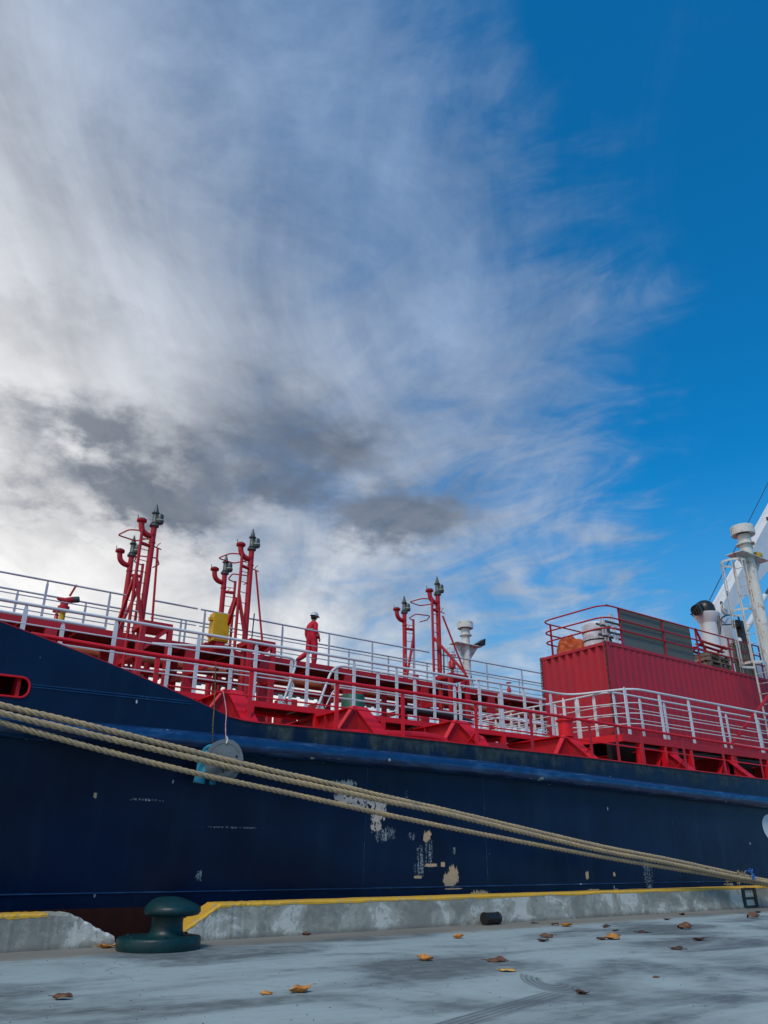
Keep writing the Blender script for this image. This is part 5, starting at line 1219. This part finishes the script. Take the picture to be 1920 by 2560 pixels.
rope('mooring_rope', rp(rC, 0.0), 0.040, 'lowest tan mooring rope, apart from the doubled pair')
# tail of a splice with fibres, and the blue string tied round the ropes
sp_ = [onrope(x, y, 0.07) for x, y in ((1815, 2203), (1832, 2200), (1850, 2202), (1872, 2206), (1900, 2210))]
tail = rope('rope_tail', sp_, 0.030, 'frayed splice tail hanging below the mooring ropes at the right', grp=None, lay=0.14)
mb = MB(); rg = random.Random(4)
for (px, py, n_) in ((1752, 2168, 8), (1852, 2180, 16), (1820, 2206, 12), (1850, 2203, 12), (1780, 2172, 6)):
    for i in range(n_):
        b_ = onrope(px+rg.uniform(-10, 10), py+rg.uniform(1, 6), -0.02); e_ = b_+Vector((rg.uniform(-0.06, 0.06), rg.uniform(-0.05, 0.02), rg.uniform(-0.02, 0.07)*(1 if py < 2190 else -0.8)))
        mb.tube([b_, b_.lerp(e_, 0.5)+Vector((rg.uniform(-0.02, 0.02), 0, 0.02)), e_], 0.0, 4, rs=[0.008, 0.006, 0.003])
mb.build('loose_fibres', 'rope', tail, kind='stuff')
bs = onrope(1870, 2186, 0.0); mb = MB()
for k_ in range(2):
    ring = [bs+Vector((0.03*k_, 0.10*math.cos(a_*math.pi/8), -0.03+0.105*math.sin(a_*math.pi/8))) for a_ in range(16)]; mb.tube(ring, 0.012, 5, closed=True)
for e_ in ((-0.06, -0.08, 0.12), (0.06, -0.09, 0.10), (0.03, -0.13, -0.10)): mb.tube([bs+Vector((0, -0.09, 0.03)), bs+Vector(e_)*0.6+Vector((0, -0.05, 0.04)), bs+Vector(e_)], 0.013, 5)
mb.build('blue_string', 'blue_string', label='bright blue string knotted round the mooring ropes at far right', category='string')

# ------------------------------------------------------------------ rat guard disc, blue cloth and their lines
dc = onrope(560, 1901, 0.10); nrmd = (Vector((CC.x, CC.y, CC.z+1.4))-dc); nrmd.z *= 0.4; nrmd.normalize()
ux = Vector((0, 0, 1)).cross(nrmd).normalized(); uy = nrmd.cross(ux)
depth = (dc-CC).dot(fw); s1 = depth/FPX
rd = 49*s1; pts = []
for k_ in range(22):
    a_ = 2*math.pi*k_/22; f_ = 1+0.018*math.sin(5*k_)
    pts.append(dc+ux*(rd*f_*math.cos(a_)*0.98)+uy*(rd*1.06*f_*math.sin(a_)))
dsc = MB().prism([p_-nrmd*0.012 for p_ in pts], nrmd*0.024).build('rat_guard', 'disc_grey', label='round grey rat guard disc hanging on the mooring ropes', category='rat guard')
MB().prism([dc+nrmd*0.013+ux*a_+uy*b_ for a_, b_ in ((-0.008, -0.02), (0.008, -0.02), (0.006, -rd*0.62), (-0.006, -rd*0.62))], nrmd*0.003).build('slot', 'black', dsc)
MB().lathe([(0.05, 0), (0.05, 0.004)], dc+nrmd*0.0125, nrmd, n=14).build('centre_hole', 'black', dsc)
MB().lathe([(0.022, 0), (0.022, 0.004)], dc+nrmd*0.0125+ux*(rd*0.62)+uy*(rd*0.2), nrmd, n=10).build('bolt_hole', 'black', dsc)
mb = MB(); ring = [dc+nrmd*0.0135+ux*(rd*0.80*math.cos(a_))+uy*(rd*0.84*math.sin(a_)) for a_ in [R(20+q_*7) for q_ in range(22)]]
mb.tube(ring, 0.003, 4); mb.build('rim_crease', 'steel', dsc)
# blue cloth draped behind the disc
def cloth_strip(cl, w0_, w1_):
    vs = []; n_ = len(cl)
    for i, p_ in enumerate(cl):
        t_ = (cl[min(i+1, n_-1)]-cl[max(i-1, 0)]).normalized(); s_ = nrmd.cross(t_).normalized(); w_ = w0_+(w1_-w0_)*i/(n_-1)
        for j in range(5):
            f_ = j/4-0.5; vs.append(p_+s_*(w_*f_)+nrmd*(0.02*math.cos(f_*6+i*0.6)))
    return vs, [(i*5+j, i*5+j+1, (i+1)*5+j+1, (i+1)*5+j) for i in range(n_-1) for j in range(4)]
def bp(x, y): return onrope(x*D, y*D, 0.24)
c1 = resample(spline([bp(468, 1618), bp(452, 1617), bp(441, 1630), bp(437, 1650), bp(433, 1672), bp(429, 1692)], 8), 0.03)
v1, f1 = cloth_strip(c1, 0.10, 0.16)
c2 = resample(spline([bp(462, 1625), bp(462, 1650), bp(460, 1675), bp(459, 1695)], 8), 0.03)
v2, f2 = cloth_strip(c2, 0.10, 0.09)
mb = MB(); mb.add(v1, f1, True); mb.add(v2, f2, True)
bl_ = mb.build('blue_cloth', 'blue_cloth', label='folded light blue cloth hanging behind the grey disc', category='cloth'); bl_.modifiers.new('thickness', 'SOLIDIFY').thickness = 0.012
top = dc+uy*rd*1.02
rz_ = redz(4.6)
la = onY(485*D, 1532*D, RY-0.02)
rope('tie_line', [onY(558, 1730, RY-0.03), onY(562, 1752, 11.56), onY(566, 1782, 11.40), onY(564, 1815, 11.20), top+Vector((0, -0.01, 0.0))], 0.008, 'thin pink line holding the grey disc from the red railing', 'line', 'thin tie lines', 'pink_line', 2, 0.06, 0.012, 5)
lb_ = onY(468*D, 1440*D, RY)
rope('tie_line', [onY(540, 1655, RY-0.04), onY(537, 1730, 11.55), onY(535, 1775, 11.42), onY(532, 1820, 11.20), bp(459, 1614)], 0.010, 'yellow-black twisted line hanging from the red railing to the blue cloth', 'line', 'thin tie lines', 'olive_line', 2, 0.07, 0.012, 5)
MB().tube(spline([top+Vector((0, -0.01, 0.05)), top+Vector((0.02, -0.02, 0.0)), top+Vector((0.0, -0.03, -0.06))], 5), 0.013, 6).build('knot', 'pale_line', dsc)
